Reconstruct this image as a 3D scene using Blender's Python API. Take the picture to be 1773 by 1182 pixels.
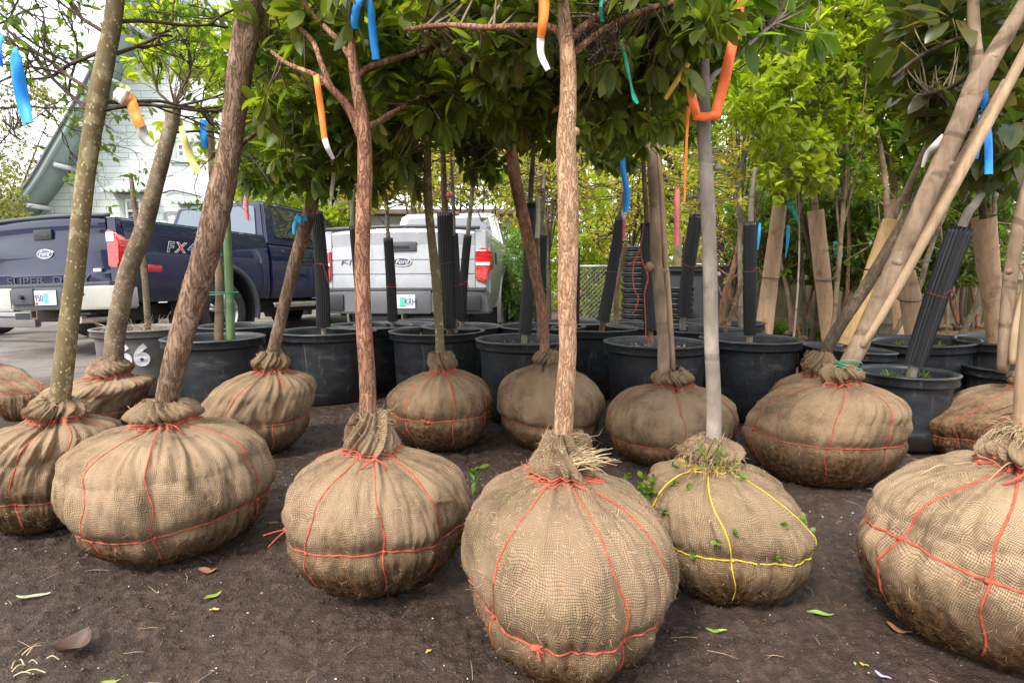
import bpy, bmesh, math, random
import numpy as np
from mathutils import Vector, Matrix
R=math.radians; PI=math.pi
sc=bpy.context.scene
for o in list(bpy.data.objects): bpy.data.objects.remove(o)
C=sc.collection
# ------------------------------------------------------------------ camera
CH=0.88; FP=1000.0; CX=886.5; CY=591.0; PITCH=math.atan(116/1000)
cam=bpy.data.cameras.new('camera'); camo=bpy.data.objects.new('camera',cam); C.objects.link(camo)
camo.location=(0,0,CH); camo.rotation_euler=(PI/2-PITCH,0,0)
cam.sensor_width=36; cam.lens=FP/1773*36; cam.clip_end=500; cam.clip_start=0.05
sc.camera=camo
sc.render.resolution_x=1024; sc.render.resolution_y=682
# ------------------------------------------------------------------ world + sun (bright broken overcast)
SUN_EL=R(48); SUN_AZ=R(215)     # azimuth measured clockwise from +Y: light falls from behind the camera, left
w=bpy.data.worlds.new("World"); sc.world=w; w.use_nodes=True
nt=w.node_tree; nt.nodes.clear()
def N(nt,t,**k):
    n=nt.nodes.new(t)
    for a,b in k.items():
        if a.startswith('i_'):
            kk=a[2:]; kk=int(kk) if kk.isdigit() else kk.replace('_',' ')
            n.inputs[kk].default_value=b
        else: setattr(n,a,b)
    return n
out=N(nt,'ShaderNodeOutputWorld'); bg=N(nt,'ShaderNodeBackground'); bg.inputs[1].default_value=0.15
sky=N(nt,'ShaderNodeTexSky',sky_type='NISHITA',sun_disc=False,sun_elevation=SUN_EL,sun_rotation=SUN_AZ,dust_density=3.0)
tc=N(nt,'ShaderNodeTexCoord'); mp=N(nt,'ShaderNodeMapping'); mp.inputs['Scale'].default_value=(1,1,2.6)
cn=N(nt,'ShaderNodeTexNoise'); cn.inputs['Scale'].default_value=1.9; cn.inputs['Detail'].default_value=7
cr=N(nt,'ShaderNodeValToRGB'); cr.color_ramp.elements[0].position=.36; cr.color_ramp.elements[0].color=(.25,.25,.25,1)
cr.color_ramp.elements[1].position=.56; cr.color_ramp.elements[1].color=(1,1,1,1)
mx=N(nt,'ShaderNodeMixRGB'); mx.inputs[2].default_value=(9.6,9.8,10.2,1)
L=nt.links.new
L(tc.outputs['Generated'],mp.inputs[0]); L(mp.outputs[0],cn.inputs['Vector']); L(cn.outputs['Fac'],cr.inputs[0])
L(cr.outputs[0],mx.inputs[0]); L(sky.outputs[0],mx.inputs[1]); L(mx.outputs[0],bg.inputs[0]); L(bg.outputs[0],out.inputs[0])
sl=bpy.data.lights.new('sun','SUN'); so=bpy.data.objects.new('sun',sl); C.objects.link(so)
sl.energy=2.3; sl.angle=R(10); sl.color=(1,.95,.87)
sd=Vector((math.sin(SUN_AZ)*math.cos(SUN_EL),math.cos(SUN_AZ)*math.cos(SUN_EL),math.sin(SUN_EL)))
so.rotation_euler=(-sd).to_track_quat('-Z','Y').to_euler(); so.location=sd*20
sc.view_settings.view_transform='Standard'; sc.view_settings.look='None'; sc.view_settings.gamma=1
sc.view_settings.exposure=0.98
sc.render.engine='CYCLES'; sc.cycles.max_bounces=8; sc.cycles.transmission_bounces=4
# ------------------------------------------------------------------ pixel <-> world
cp,sp_=math.cos(PITCH),math.sin(PITCH)
def ray(px,py):
    rx=(px-CX)/FP; ru=-(py-CY)/FP
    return np.array([rx, cp+ru*sp_, -sp_+ru*cp])
def at(px,py,Y):
    d=ray(px,py); return np.array([0,0,CH])+d*(Y/d[1])
def gp(px,py,z=0.0):
    d=ray(px,py); return np.array([0,0,CH])+d*((z-CH)/d[2])
def proj(P):
    P=np.asarray(P,float); x=P[...,0]; y=P[...,1]; z=P[...,2]-CH
    f=y*cp-z*sp_; u=y*sp_+z*cp
    return CX+FP*x/f, CY-FP*u/f
def mpx(wpx,p):   # metres for a width in photo pixels at point p
    return wpx*((p[1])*cp-(p[2]-CH)*sp_)/FP
# ------------------------------------------------------------------ numpy noise
def _h(ix,iy,iz,s):
    h=(ix*374761393+iy*668265263+iz*2147483647+s*1274126177)&0xffffffff
    h=((h^(h>>13))*1274126177)&0xffffffff
    h=(h^(h>>16))&0xffffffff
    return h/4294967295.0
def vn(P,s=0):
    P=np.asarray(P,float); I=np.floor(P).astype(np.int64); f=P-I; f=f*f*(3-2*f)
    r=0
    for a in (0,1):
        wx=f[...,0] if a else 1-f[...,0]
        for b in (0,1):
            wy=f[...,1] if b else 1-f[...,1]
            for c in (0,1):
                wz=f[...,2] if c else 1-f[...,2]
                r=r+_h(I[...,0]+a,I[...,1]+b,I[...,2]+c,s)*wx*wy*wz
    return r*2-1
def fbm(P,s=0,o=4):
    a=1;t=0;n=0;P=np.asarray(P,float)
    for i in range(o): t=t+a*vn(P*(2.03**i)+i*7.3,s+i); n+=a; a*=.5
    return t/n
def sstep(x,a,b):
    t=np.clip((x-a)/(b-a),0,1); return t*t*(3-2*t)
# ------------------------------------------------------------------ mesh helpers
ORG={}
def mk(name,V,F,mat=None,parent=None,smooth=True,uv=None,local=False,mats=None,mi=None):
    V=np.asarray(V,float).reshape(-1,3)
    o_=ORG.get(parent.name) if parent is not None else None
    if o_ is not None and not local: V=V-o_
    me=bpy.data.meshes.new(name)
    if isinstance(F,np.ndarray): F=[F]
    F=[np.asarray(f,np.int64) for f in F if len(f)]
    idx=np.concatenate([f.ravel() for f in F]); sizes=np.concatenate([np.full(len(f),f.shape[1]) for f in F])
    me.vertices.add(len(V)); me.vertices.foreach_set('co',V.ravel())
    me.loops.add(len(idx)); me.loops.foreach_set('vertex_index',idx.astype(np.int32))
    me.polygons.add(len(sizes)); st=np.concatenate([[0],np.cumsum(sizes)[:-1]])
    me.polygons.foreach_set('loop_start',st.astype(np.int32))
    me.update(calc_edges=True)
    if smooth: me.polygons.foreach_set('use_smooth',np.ones(len(sizes),bool))
    if uv is not None:
        l=me.uv_layers.new(name='UVMap'); l.data.foreach_set('uv',np.asarray(uv)[idx].ravel())
    if mats:
        for m in mats: me.materials.append(m)
        me.polygons.foreach_set('material_index',np.asarray(mi,np.int32))
    elif mat: me.materials.append(mat)
    o=bpy.data.objects.new(name,me); C.objects.link(o)
    if parent is not None:
        o.parent=parent
        if o_ is not None: ORG[o.name]=o_
    return o
def tag(o,label=None,cat=None,group=None,kind=None):
    if label: o['label']=label
    if cat: o['category']=cat
    if group: o['group']=group
    if kind: o['kind']=kind
    return o
def thing(name,loc,label,cat,group=None):
    o=bpy.data.objects.new(name,None); C.objects.link(o); o.location=tuple(loc); o.empty_display_size=.1
    ORG[o.name]=np.array(loc,float); tag(o,label,cat,group); return o
def cat2(parts):
    Vs=[];Fs={};n=0
    for V,F in parts:
        V=np.asarray(V,float)
        for f in (F if isinstance(F,list) else [F]):
            f=np.asarray(f)
            if len(f): Fs.setdefault(f.shape[1],[]).append(f+n)
        Vs.append(V); n+=len(V)
    return np.concatenate(Vs),[np.concatenate(v) for v in Fs.values()]
def grid_faces(nr,nc,wrap=False):
    r=np.arange(nr-1)[:,None]; c=np.arange(nc if wrap else nc-1)[None,:]; c2=(c+1)%nc
    return np.stack([r*nc+c,r*nc+c2,(r+1)*nc+c2,(r+1)*nc+c],-1).reshape(-1,4)
def cr_spline(P,n):
    P=np.asarray(P,float)
    if len(P)==2: t=np.linspace(0,1,n)[:,None]; return P[0]*(1-t)+P[1]*t
    Q=np.vstack([2*P[0]-P[1],P,2*P[-1]-P[-2]]); m=len(P)-1
    u=np.linspace(0,m,n); i=np.minimum(u.astype(int),m-1); t=(u-i)[:,None]
    a,b,c,d=Q[i],Q[i+1],Q[i+2],Q[i+3]
    return .5*((2*b)+(-a+c)*t+(2*a-5*b+4*c-d)*t*t+(-a+3*b-3*c+d)*t**3)
def frames(P):
    T=np.gradient(P,axis=0); T/=np.linalg.norm(T,axis=1)[:,None]+1e-12
    up=np.array([0,0,1.]) if abs(T[0][2])<.9 else np.array([1.,0,0])
    A=np.cross(up,T[0]); A/=np.linalg.norm(A); As=[A]
    for t in T[1:]:
        A=A-t*np.dot(A,t); A/=np.linalg.norm(A)+1e-12; As.append(A)
    A=np.array(As); return T,A,np.cross(T,A)
def tube(P,r,seg=12,cap=True,rough=0,rs=(8,8,8),seed=0,aniso=None,uvout=False):
    P=np.asarray(P,float); r=np.broadcast_to(np.asarray(r,float),(len(P),))
    T,A,B=frames(P); th=np.linspace(0,2*PI,seg,endpoint=False)
    cs,sn=np.cos(th),np.sin(th)
    D=A[:,None,:]*cs[None,:,None]+B[:,None,:]*sn[None,:,None]
    rr=np.broadcast_to(r[:,None],(len(P),seg)).copy()
    if rough:
        L_=np.concatenate([[0],np.cumsum(np.linalg.norm(np.diff(P,axis=0),axis=1))])
        q=np.stack([cs[None,:]*rs[0]+0*L_[:,None],sn[None,:]*rs[1]+0*L_[:,None],L_[:,None]*rs[2]+0*cs[None,:]],-1)
        n=fbm(q,seed,3); n2=fbm(q*np.array([.25,.25,.35]),seed+9,2)
        rr=rr*(1+rough*(np.abs(n)*-1.6+.4)+rough*.8*n2)
    V=P[:,None,:]+D*rr[...,None]; F=grid_faces(len(P),seg,True); V=V.reshape(-1,3)
    if cap:
        nV=len(V); V=np.vstack([V,P[0],P[-1]]); k=np.arange(seg); k2=(k+1)%seg; b=(len(P)-1)*seg
        F=[F,np.vstack([np.stack([k2,k,np.full(seg,nV)],1),np.stack([b+k,b+k2,np.full(seg,nV+1)],1)])]
    return V,F
def tubemany(Ps,rs,seg=4):
    return cat2([tube(P,r,seg,cap=False) for P,r in zip(Ps,rs)])
def ribbon(P,Wv,th=.0006):
    P=np.asarray(P,float); Wv=np.asarray(Wv,float)
    T=np.gradient(P,axis=0); Nn=np.cross(T,Wv); Nn/=np.linalg.norm(Nn,axis=1)[:,None]+1e-12
    a=P-Wv/2;b=P+Wv/2; wl=np.linalg.norm(Wv,axis=1)[:,None]; u=np.linspace(0,1,len(P))[:,None]; m=P+Wv*.12*np.sin(u*9)+Nn*wl*(.10+.16*np.sin(u*11+wl*300)); V=np.stack([a+Nn*th,m+Nn*th,b+Nn*th,b-Nn*th,m-Nn*th,a-Nn*th],1).reshape(-1,3)
    return V,grid_faces(len(P),6,True)
# hard surface via bmesh
class B:
    def __init__(s): s.bm=bmesh.new()
    def box(s,x0,x1,y0,y1,z0,z1,bev=0,seg=2,M=None):
        t=bmesh.new(); bmesh.ops.create_cube(t,size=1)
        for v in t.verts: v.co=Vector(((x0+x1)/2+v.co.x*(x1-x0),(y0+y1)/2+v.co.y*(y1-y0),(z0+z1)/2+v.co.z*(z1-z0)))
        if bev: bmesh.ops.bevel(t,geom=t.edges[:],offset=bev,segments=seg,affect='EDGES',profile=.6)
        return s._add(t,M)
    def _add(s,t,M=None):
        if M is not None: bmesh.ops.transform(t,matrix=M,verts=t.verts)
        me=bpy.data.meshes.new('t'); t.to_mesh(me); t.free(); s.bm.from_mesh(me); bpy.data.meshes.remove(me); return s
    def prism(s,poly,d0,d1,axis='y',bev=0,M=None,shear=None):
        t=bmesh.new(); f=[]
        def mkv(p,d):
            return {'y':(p[0],d,p[1]),'x':(d,p[0],p[1]),'z':(p[0],p[1],d)}[axis]
        a=[t.verts.new(mkv(p,d0)) for p in poly]; b=[t.verts.new(mkv(p,d1)) for p in poly]
        t.faces.new(a); t.faces.new(b[::-1]); n=len(poly)
        for i in range(n): t.faces.new([a[i],b[i],b[(i+1)%n],a[(i+1)%n]])
        bmesh.ops.recalc_face_normals(t,faces=t.faces)
        if bev: bmesh.ops.bevel(t,geom=[e for e in t.edges],offset=bev,segments=2,affect='EDGES')
        return s._add(t,M)
    def cyl(s,c,r,h,axis='y',seg=32,r2=None,bev=0):
        t=bmesh.new(); bmesh.ops.create_cone(t,cap_ends=True,segments=seg,radius1=r,radius2=r if r2 is None else r2,depth=h)
        if bev: bmesh.ops.bevel(t,geom=[e for e in t.edges if len(e.link_faces)==2 and max(len(f.verts) for f in e.link_faces)>4],offset=bev,segments=2,affect='EDGES')
        m={'y':Matrix.Rotation(-PI/2,4,'X'),'x':Matrix.Rotation(PI/2,4,'Y'),'z':Matrix.Identity(4)}[axis]
        return s._add(t,Matrix.Translation(c)@m)
    def hull(s,pts,bev=0):
        t=bmesh.new(); [t.verts.new(p) for p in pts]; r=bmesh.ops.convex_hull(t,input=t.verts)
        bmesh.ops.dissolve_limit(t,angle_limit=R(1),verts=t.verts,edges=t.edges)
        if bev: bmesh.ops.bevel(t,geom=t.edges[:],offset=bev,segments=3,affect='EDGES')
        return s._add(t)
    def raw(s,V,F):
        vs=[s.bm.verts.new(v) for v in V]
        for f in F: s.bm.faces.new([vs[i] for i in f])
        return s
    def build(s,name,mat,parent=None,sharp=35,world=False,smooth=True):
        me=bpy.data.meshes.new(name)
        if world and parent is not None and parent.name in ORG:
            bmesh.ops.translate(s.bm,vec=Vector(-ORG[parent.name]),verts=s.bm.verts)
        s.bm.to_mesh(me); s.bm.free()
        if smooth:
            me.polygons.foreach_set('use_smooth',np.ones(len(me.polygons),bool)); me.set_sharp_from_angle(angle=R(sharp))
        me.materials.append(mat); o=bpy.data.objects.new(name,me); C.objects.link(o)
        if parent is not None:
            o.parent=parent
            if parent.name in ORG: ORG[o.name]=ORG[parent.name]
        return o
def boolean_cut(o,cutters):
    for c in cutters:
        m=o.modifiers.new('b','BOOLEAN'); m.operation='DIFFERENCE'; m.object=c; m.solver='EXACT'
    dg=bpy.context.evaluated_depsgraph_get(); dg.update()
    me=bpy.data.meshes.new_from_object(o.evaluated_get(dg)); o.modifiers.clear(); old=o.data; o.data=me
    me.polygons.foreach_set('use_smooth',np.ones(len(me.polygons),bool)); me.set_sharp_from_angle(angle=R(32))
    for c in cutters: bpy.data.objects.remove(c)
def text_mesh(name,body,size,ext,mat,parent,M,shear=0,xs=1,bold=0):
    cu=bpy.data.curves.new('t','FONT'); cu.body=body; cu.size=size; cu.extrude=ext; cu.align_x='CENTER'; cu.align_y='CENTER'; cu.shear=shear; cu.offset=bold
    o=bpy.data.objects.new('t',cu); C.objects.link(o); dg=bpy.context.evaluated_depsgraph_get()
    me=bpy.data.meshes.new_from_object(o.evaluated_get(dg)); bpy.data.objects.remove(o); me.name=name
    me.transform(M@Matrix.Diagonal((xs,1,1,1))); me.materials.clear(); me.materials.append(mat)
    r=bpy.data.objects.new(name,me); C.objects.link(r)
    if parent is not None: r.parent=parent
    return r
# ------------------------------------------------------------------ materials
def newmat(name):
    m=bpy.data.materials.new(name); m.use_nodes=True; t=m.node_tree; t.nodes.clear()
    o=t.nodes.new('ShaderNodeOutputMaterial'); b=t.nodes.new('ShaderNodeBsdfPrincipled'); t.links.new(b.outputs[0],o.inputs[0])
    return m,t,b,o
def setb(b,**k):
    for a,v in k.items(): b.inputs[a.replace('_',' ')].default_value=v
def coord(t,scale=(1,1,1),which='Object',rot=(0,0,0)):
    c=t.nodes.new('ShaderNodeTexCoord'); m=t.nodes.new('ShaderNodeMapping'); m.inputs['Scale'].default_value=scale; m.inputs['Rotation'].default_value=rot
    t.links.new(c.outputs[which],m.inputs[0]); return m.outputs[0]
def noise(t,v,s,d=4,r=.55,dist=0):
    n=t.nodes.new('ShaderNodeTexNoise'); n.inputs['Scale'].default_value=s; n.inputs['Detail'].default_value=d; n.inputs['Roughness'].default_value=r; n.inputs['Distortion'].default_value=dist
    if v is not None: t.links.new(v,n.inputs['Vector'])
    return n.outputs['Fac']
def ramp(t,f,stops,interp='LINEAR'):
    r=t.nodes.new('ShaderNodeValToRGB'); e=r.color_ramp.elements; r.color_ramp.interpolation=interp
    while len(e)<len(stops): e.new(.5)
    for i,(p,c) in enumerate(stops):
        e[i].position=p; e[i].color=(c,c,c,1) if isinstance(c,(int,float)) else (*c,1)
    t.links.new(f,r.inputs[0]); return r.outputs[0]
def mixc(t,f,a,b,mode='MIX'):
    m=t.nodes.new('ShaderNodeMixRGB'); m.blend_type=mode
    for i,x in ((0,f),(1,a),(2,b)):
        if isinstance(x,(int,float)): m.inputs[i].default_value=x if i==0 else (x,x,x,1)
        elif isinstance(x,tuple): m.inputs[i].default_value=(*x,1)
        else: t.links.new(x,m.inputs[i])
    return m.outputs[0]
def math_(t,op,a,b=0,c=None):
    m=t.nodes.new('ShaderNodeMath'); m.operation=op
    for i,x in enumerate((a,b,c)):
        if x is None: continue
        if isinstance(x,(int,float)): m.inputs[i].default_value=x
        else: t.links.new(x,m.inputs[i])
    return m.outputs[0]
def bump(t,b,h,s=.5,d=.01):
    n=t.nodes.new('ShaderNodeBump'); n.inputs['Strength'].default_value=s; n.inputs['Distance'].default_value=d
    t.links.new(h,n.inputs['Height']); t.links.new(n.outputs[0],b.inputs['Normal']); return n
def simple(name,col,rough=.6,metal=0,var=.15,ns=8,coat=0,bmp=0):
    m,t,b,o=newmat(name); v=coord(t); n=noise(t,v,ns,5)
    c=ramp(t,n,[(.3,tuple(x*(1-var) for x in col)),(.7,tuple(min(1,x*(1+var)) for x in col))])
    t.links.new(c,b.inputs['Base Color']); setb(b,Roughness=rough,Metallic=metal,Coat_Weight=coat)
    if coat: setb(b,Coat_Roughness=.06)
    if bmp: bump(t,b,noise(t,v,ns*6,3),bmp,.004)
    return m
def burlap_mat(name,tint=(.50,.36,.22),pitch=.006,dirt_h=.16,dirt_amt=1.0,rot=0.0,patch=0.0,green=0):
    m,t,b,o=newmat(name)
    uvc=coord(t,which='UV',rot=(0,0,rot)); oc=coord(t)
    dn=t.nodes.new('ShaderNodeTexNoise'); dn.inputs['Scale'].default_value=22; dn.inputs['Detail'].default_value=3; t.links.new(uvc,dn.inputs['Vector'])
    va=t.nodes.new('ShaderNodeVectorMath'); va.operation='MULTIPLY_ADD'; t.links.new(dn.outputs['Color'],va.inputs[0]); va.inputs[1].default_value=(.020,.020,0); t.links.new(uvc,va.inputs[2])
    dn2=t.nodes.new('ShaderNodeTexNoise'); dn2.inputs['Scale'].default_value=6; t.links.new(uvc,dn2.inputs['Vector'])
    vb=t.nodes.new('ShaderNodeVectorMath'); vb.operation='MULTIPLY_ADD'; t.links.new(dn2.outputs['Color'],vb.inputs[0]); vb.inputs[1].default_value=(.05,.05,0); t.links.new(va.outputs[0],vb.inputs[2])
    sx=t.nodes.new('ShaderNodeSeparateXYZ'); t.links.new(vb.outputs[0],sx.inputs[0])
    k=PI/pitch
    a=math_(t,'ABSOLUTE',math_(t,'SINE',math_(t,'MULTIPLY',sx.outputs[0],k)))
    c=math_(t,'ABSOLUTE',math_(t,'SINE',math_(t,'MULTIPLY',sx.outputs[1],k*.82)))
    weave=math_(t,'MULTIPLY',math_(t,'POWER',a,.6),math_(t,'POWER',c,.6))
    # thread thickness variation
    sa=t.nodes.new('ShaderNodeMapping'); sa.inputs['Scale'].default_value=(12,160,1); t.links.new(uvc,sa.inputs[0])
    sb=t.nodes.new('ShaderNodeMapping'); sb.inputs['Scale'].default_value=(160,12,1); t.links.new(uvc,sb.inputs[0])
    th=math_(t,'ADD',noise(t,sa.outputs[0],1.0,2),noise(t,sb.outputs[0],1.0,2))
    big=noise(t,oc,5,5,.6); fine=noise(t,oc,60,4,.7)
    base=mixc(t,ramp(t,th,[(.35,0.),(.65,1.)]),tuple(x*.82 for x in tint),tuple(min(1,x*1.18) for x in tint))
    base=mixc(t,ramp(t,big,[(.35,0.),(.7,1.)]),base,mixc(t,.55,base,(tint[0]*.72,tint[1]*.68,tint[2]*.6)))
    if green: base=mixc(t,math_(t,'MULTIPLY',ramp(t,noise(t,oc,7,4),[(.5,0.),(.7,1.)]),green),base,(.22,.21,.09))
    gaps=mixc(t,math_(t,'MULTIPLY',ramp(t,weave,[(.1,1.),(.6,0.)]),ramp(t,noise(t,oc,8,4,.6),[(.32,.4),(.6,1.)])),base,(.040,.023,.012))
    # soil soaked into the cloth near the ground
    sz=t.nodes.new('ShaderNodeSeparateXYZ'); t.links.new(oc,sz.inputs[0])
    wob=math_(t,'MULTIPLY_ADD',noise(t,oc,5,6,.72),.55,-.275)
    d=math_(t,'SUBTRACT',math_(t,'ADD',sz.outputs[2],wob),dirt_h)
    dm=ramp(t,math_(t,'MULTIPLY_ADD',d,3.0,.5),[(.22,1.),(.42,.55),(.72,0.)])
    dm=math_(t,'MULTIPLY',dm,dirt_amt)
    dirtc=mixc(t,ramp(t,fine,[(.4,0.),(.65,1.)]),(.040,.022,.011),(.16,.085,.04))
    col=mixc(t,dm,gaps,dirtc)
    if patch:
        pm=math_(t,'MULTIPLY',ramp(t,noise(t,oc,4.0,3,.5),[(.5,0.),(.62,1.)]),patch); col=mixc(t,pm,col,mixc(t,.6,col,(.06,.04,.025)))
    sm=ramp(t,noise(t,oc,8,6,.75),[(.52,0.),(.66,1.)]); col=mixc(t,math_(t,'MULTIPLY',sm,.5),col,(.09,.06,.04))
    t.links.new(col,b.inputs['Base Color']); setb(b,Roughness=.95); b.inputs['Specular IOR Level'].default_value=.03
    hh=math_(t,'ADD',math_(t,'MULTIPLY',weave,.6),math_(t,'MULTIPLY',fine,.6))
    bump(t,b,hh,.9,.0024)
    return m
def bark_mat(name,c1,c2,c3,sc_=(40,40,9),bs=.8,spec=None,rings=False,dist=.006):
    m,t,b,o=newmat(name); v=coord(t,sc_); v0=coord(t)
    n=noise(t,v,1.0,6,.65,.6); nr=noise(t,coord(t,(sc_[0]*1.5,sc_[1]*1.5,sc_[2]*1.3)),1.0,4,.6,1.2)
    crk=ramp(t,math_(t,'ABSOLUTE',math_(t,'SUBTRACT',nr,.5)),[(.0,0.),(.045,.75),(.12,1.)])
    col=ramp(t,n,[(.3,c1),(.52,c2),(.72,c3)])
    col=mixc(t,ramp(t,noise(t,v0,6,3),[(.4,0.),(.65,.6)]),col,tuple(x*.7 for x in c1))
    if spec:
        vs=t.nodes.new('ShaderNodeTexVoronoi'); vs.inputs['Scale'].default_value=95; t.links.new(coord(t,(1,1,.6)),vs.inputs['Vector'])
        msk=math_(t,'MULTIPLY',ramp(t,vs.outputs['Distance'],[(.2,1.),(.34,0.)]),ramp(t,noise(t,v0,40,2),[(.48,0.),(.56,1.)]))
        col=mixc(t,msk,col,spec)
        vm=ramp(t,noise(t,coord(t,(1,1,.8)),17,4,.6),[(.56,0.),(.62,.8)]); col=mixc(t,math_(t,'MULTIPLY',vm,.45),col,spec)
    hgt=math_(t,'ADD',math_(t,'MULTIPLY',n,.6),0)
    if bs>.4:
        col=mixc(t,math_(t,'MULTIPLY',math_(t,'SUBTRACT',1,crk),.75),col,tuple(x*.45 for x in c1)); hgt=math_(t,'ADD',hgt,math_(t,'MULTIPLY',crk,.6))
    if rings:
        wv=t.nodes.new('ShaderNodeTexWave'); wv.bands_direction='Z'; wv.inputs['Scale'].default_value=1.5; wv.inputs['Distortion'].default_value=13; wv.inputs['Detail Scale'].default_value=.8; wv.inputs['Detail'].default_value=2; t.links.new(v0,wv.inputs['Vector'])
        rg=math_(t,'MULTIPLY',ramp(t,wv.outputs['Fac'],[(.0,1.),(.03,.8),(.07,0.)]),ramp(t,noise(t,coord(t,(1,1,1.5)),11,3),[(.44,0.),(.56,1.)])); col=mixc(t,math_(t,'MULTIPLY',rg,.6),col,tuple(x*.4 for x in c1)); hgt=math_(t,'SUBTRACT',hgt,math_(t,'MULTIPLY',rg,.3))
    t.links.new(col,b.inputs['Base Color']); setb(b,Roughness=.85); b.inputs['Specular IOR Level'].default_value=.2
    bump(t,b,hgt,bs,dist); return m
def leaf_mat(name,cols,trans=.35,rough=.42,tcol=None,sc_=1):
    m,t,b,o=newmat(name)
    g=t.nodes.new('ShaderNodeNewGeometry'); rnd=g.outputs['Random Per Island']
    n=len(cols); st=[(i/(n-1) if n>1 else 0,c) for i,c in enumerate(cols)]
    c=ramp(t,rnd,st); vein=noise(t,coord(t),60*sc_,3)
    c=mixc(t,.35,c,mixc(t,vein,tuple(x*.6 for x in cols[0]),tuple(min(1,x*1.3) for x in cols[-1])))
    t.links.new(c,b.inputs['Base Color']); setb(b,Roughness=rough)
    tr=t.nodes.new('ShaderNodeBsdfTranslucent'); tm=mixc(t,1.0,c,tcol or (1.5,1.7,.5),'MULTIPLY'); t.links.new(tm,tr.inputs[0])
    ms=t.nodes.new('ShaderNodeMixShader'); ms.inputs[0].default_value=trans
    t.links.new(b.outputs[0],ms.inputs[1]); t.links.new(tr.outputs[0],ms.inputs[2]); t.links.new(ms.outputs[0],o.inputs[0]); return m
M={}
M['twine']=simple('orange_twine',(.44,.075,.040),.85,var=.4,ns=60)
M['twine_dark']=simple('old_red_twine',(.33,.05,.028),.85,var=.35,ns=50)
M['twine_y']=simple('yellow_twine',(.58,.44,.02),.8,var=.15,ns=60)
M['fibre']=simple('straw_fibre',(.45,.33,.19),.9,var=.3,ns=50)
M['root']=simple('dry_root',(.36,.24,.12),.9,var=.4,ns=50)
M['bark_red']=bark_mat('bark_red',(.24,.10,.06),(.44,.225,.135),(.58,.37,.24),(38,38,11),.9)
M['bark_brown']=bark_mat('bark_brown',(.15,.088,.056),(.30,.19,.125),(.44,.31,.215),(34,34,9),.9)
M['bark_straw']=bark_mat('bark_straw',(.36,.18,.10),(.58,.36,.21),(.72,.52,.34),(75,75,22),.7)
M['bark_olive']=bark_mat('bark_olive',(.13,.095,.05),(.20,.15,.075),(.27,.21,.12),(12,12,6),.25,spec=(.50,.44,.24))
M['bark_mottle']=bark_mat('bark_mottle',(.12,.085,.06),(.22,.16,.10),(.33,.26,.17),(14,14,8),.3,spec=(.42,.36,.25))
M['bark_grey']=bark_mat('bark_grey',(.16,.13,.10),(.28,.235,.19),(.38,.33,.275),(24,24,9),.38,rings=True)
M['bark_tan']=bark_mat('bark_tan',(.15,.10,.062),(.28,.195,.13),(.40,.295,.205),(22,22,6),.38,rings=True)
M['bark_dark']=bark_mat('bark_dark',(.07,.05,.035),(.12,.085,.055),(.19,.14,.09),(20,20,8),.5)
M['stake']=bark_mat('stake_wood',(.30,.20,.12),(.42,.29,.18),(.50,.37,.25),(50,50,2.5),.35)
M['stake_green']=simple('green_stake',(.16,.25,.11),.7,var=.25,ns=14)
def cardmat(name,col):
    m,t,b,o=newmat(name); v=coord(t); vs=coord(t,(26,26,2.2)); c=ramp(t,noise(t,vs,2,5,.65),[(.3,tuple(x*.72 for x in col)),(.55,col),(.75,tuple(min(1,x*1.18) for x in col))])
    st=ramp(t,noise(t,v,7,5,.7),[(.56,0.),(.66,.75)]); c=mixc(t,st,c,tuple(x*.42 for x in col)); fl=ramp(t,noise(t,coord(t,(50,50,14)),1.2,3,.6),[(.66,0.),(.70,.9)]); c=mixc(t,fl,c,tuple(x*.25 for x in col))
    t.links.new(c,b.inputs['Base Color']); setb(b,Roughness=.85); bump(t,b,noise(t,vs,2,5,.65),.35,.006); return m
M['card']=cardmat('cardboard_tan',(.44,.28,.165)); M['card2']=cardmat('cardboard_yellow',(.46,.285,.125))
M['sleeve']=simple('black_corrugated_plastic',(.008,.008,.010),.38,var=.3,ns=10)
def potmat():
    m,t,b,o=newmat('black_nursery_plastic'); v=coord(t); vv=coord(t,(3,3,9))
    n=noise(t,vv,2.2,6,.6); c=ramp(t,n,[(.35,(.012,.013,.015)),(.6,(.027,.030,.035)),(.75,(.10,.098,.092))])
    sz=t.nodes.new('ShaderNodeSeparateXYZ'); t.links.new(v,sz.inputs[0])
    dd=math_(t,'ADD',sz.outputs[2],math_(t,'MULTIPLY_ADD',noise(t,v,9,5,.7),.16,-.08))
    c=mixc(t,ramp(t,dd,[(.04,.85),(.10,0.)]),c,(.018,.013,.011))
    sc2=ramp(t,noise(t,coord(t,(30,30,4),rot=(.3,.2,.4)),1,6,.8,1.5),[(.58,0.),(.68,.7)]); c=mixc(t,sc2,c,(.16,.15,.14))
    t.links.new(c,b.inputs['Base Color']); setb(b,Roughness=.42); bump(t,b,noise(t,v,40,3),.08,.003); return m
M['pot']=potmat(); M['pot_grey']=simple('weathered_grey_plastic',(.13,.12,.115),.45,var=.25,ns=5)
M['soil']=simple('potting_soil',(.06,.038,.024),.95,var=.6,ns=70,bmp=.8)
M['chip']=simple('bark_chips',(.30,.19,.11),.9,var=.6,ns=200)
M['dark_leaf']=leaf_mat('leathery_leaf',[(.055,.095,.016),(.09,.155,.024),(.13,.21,.03),(.19,.27,.05),(.24,.19,.04)],.55,.45,(1.6,1.8,.5))
M['dark_leaf2']=leaf_mat('olive_leaf',[(.07,.12,.018),(.13,.20,.022),(.20,.29,.035),(.10,.14,.025)],.5,.4)
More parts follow.
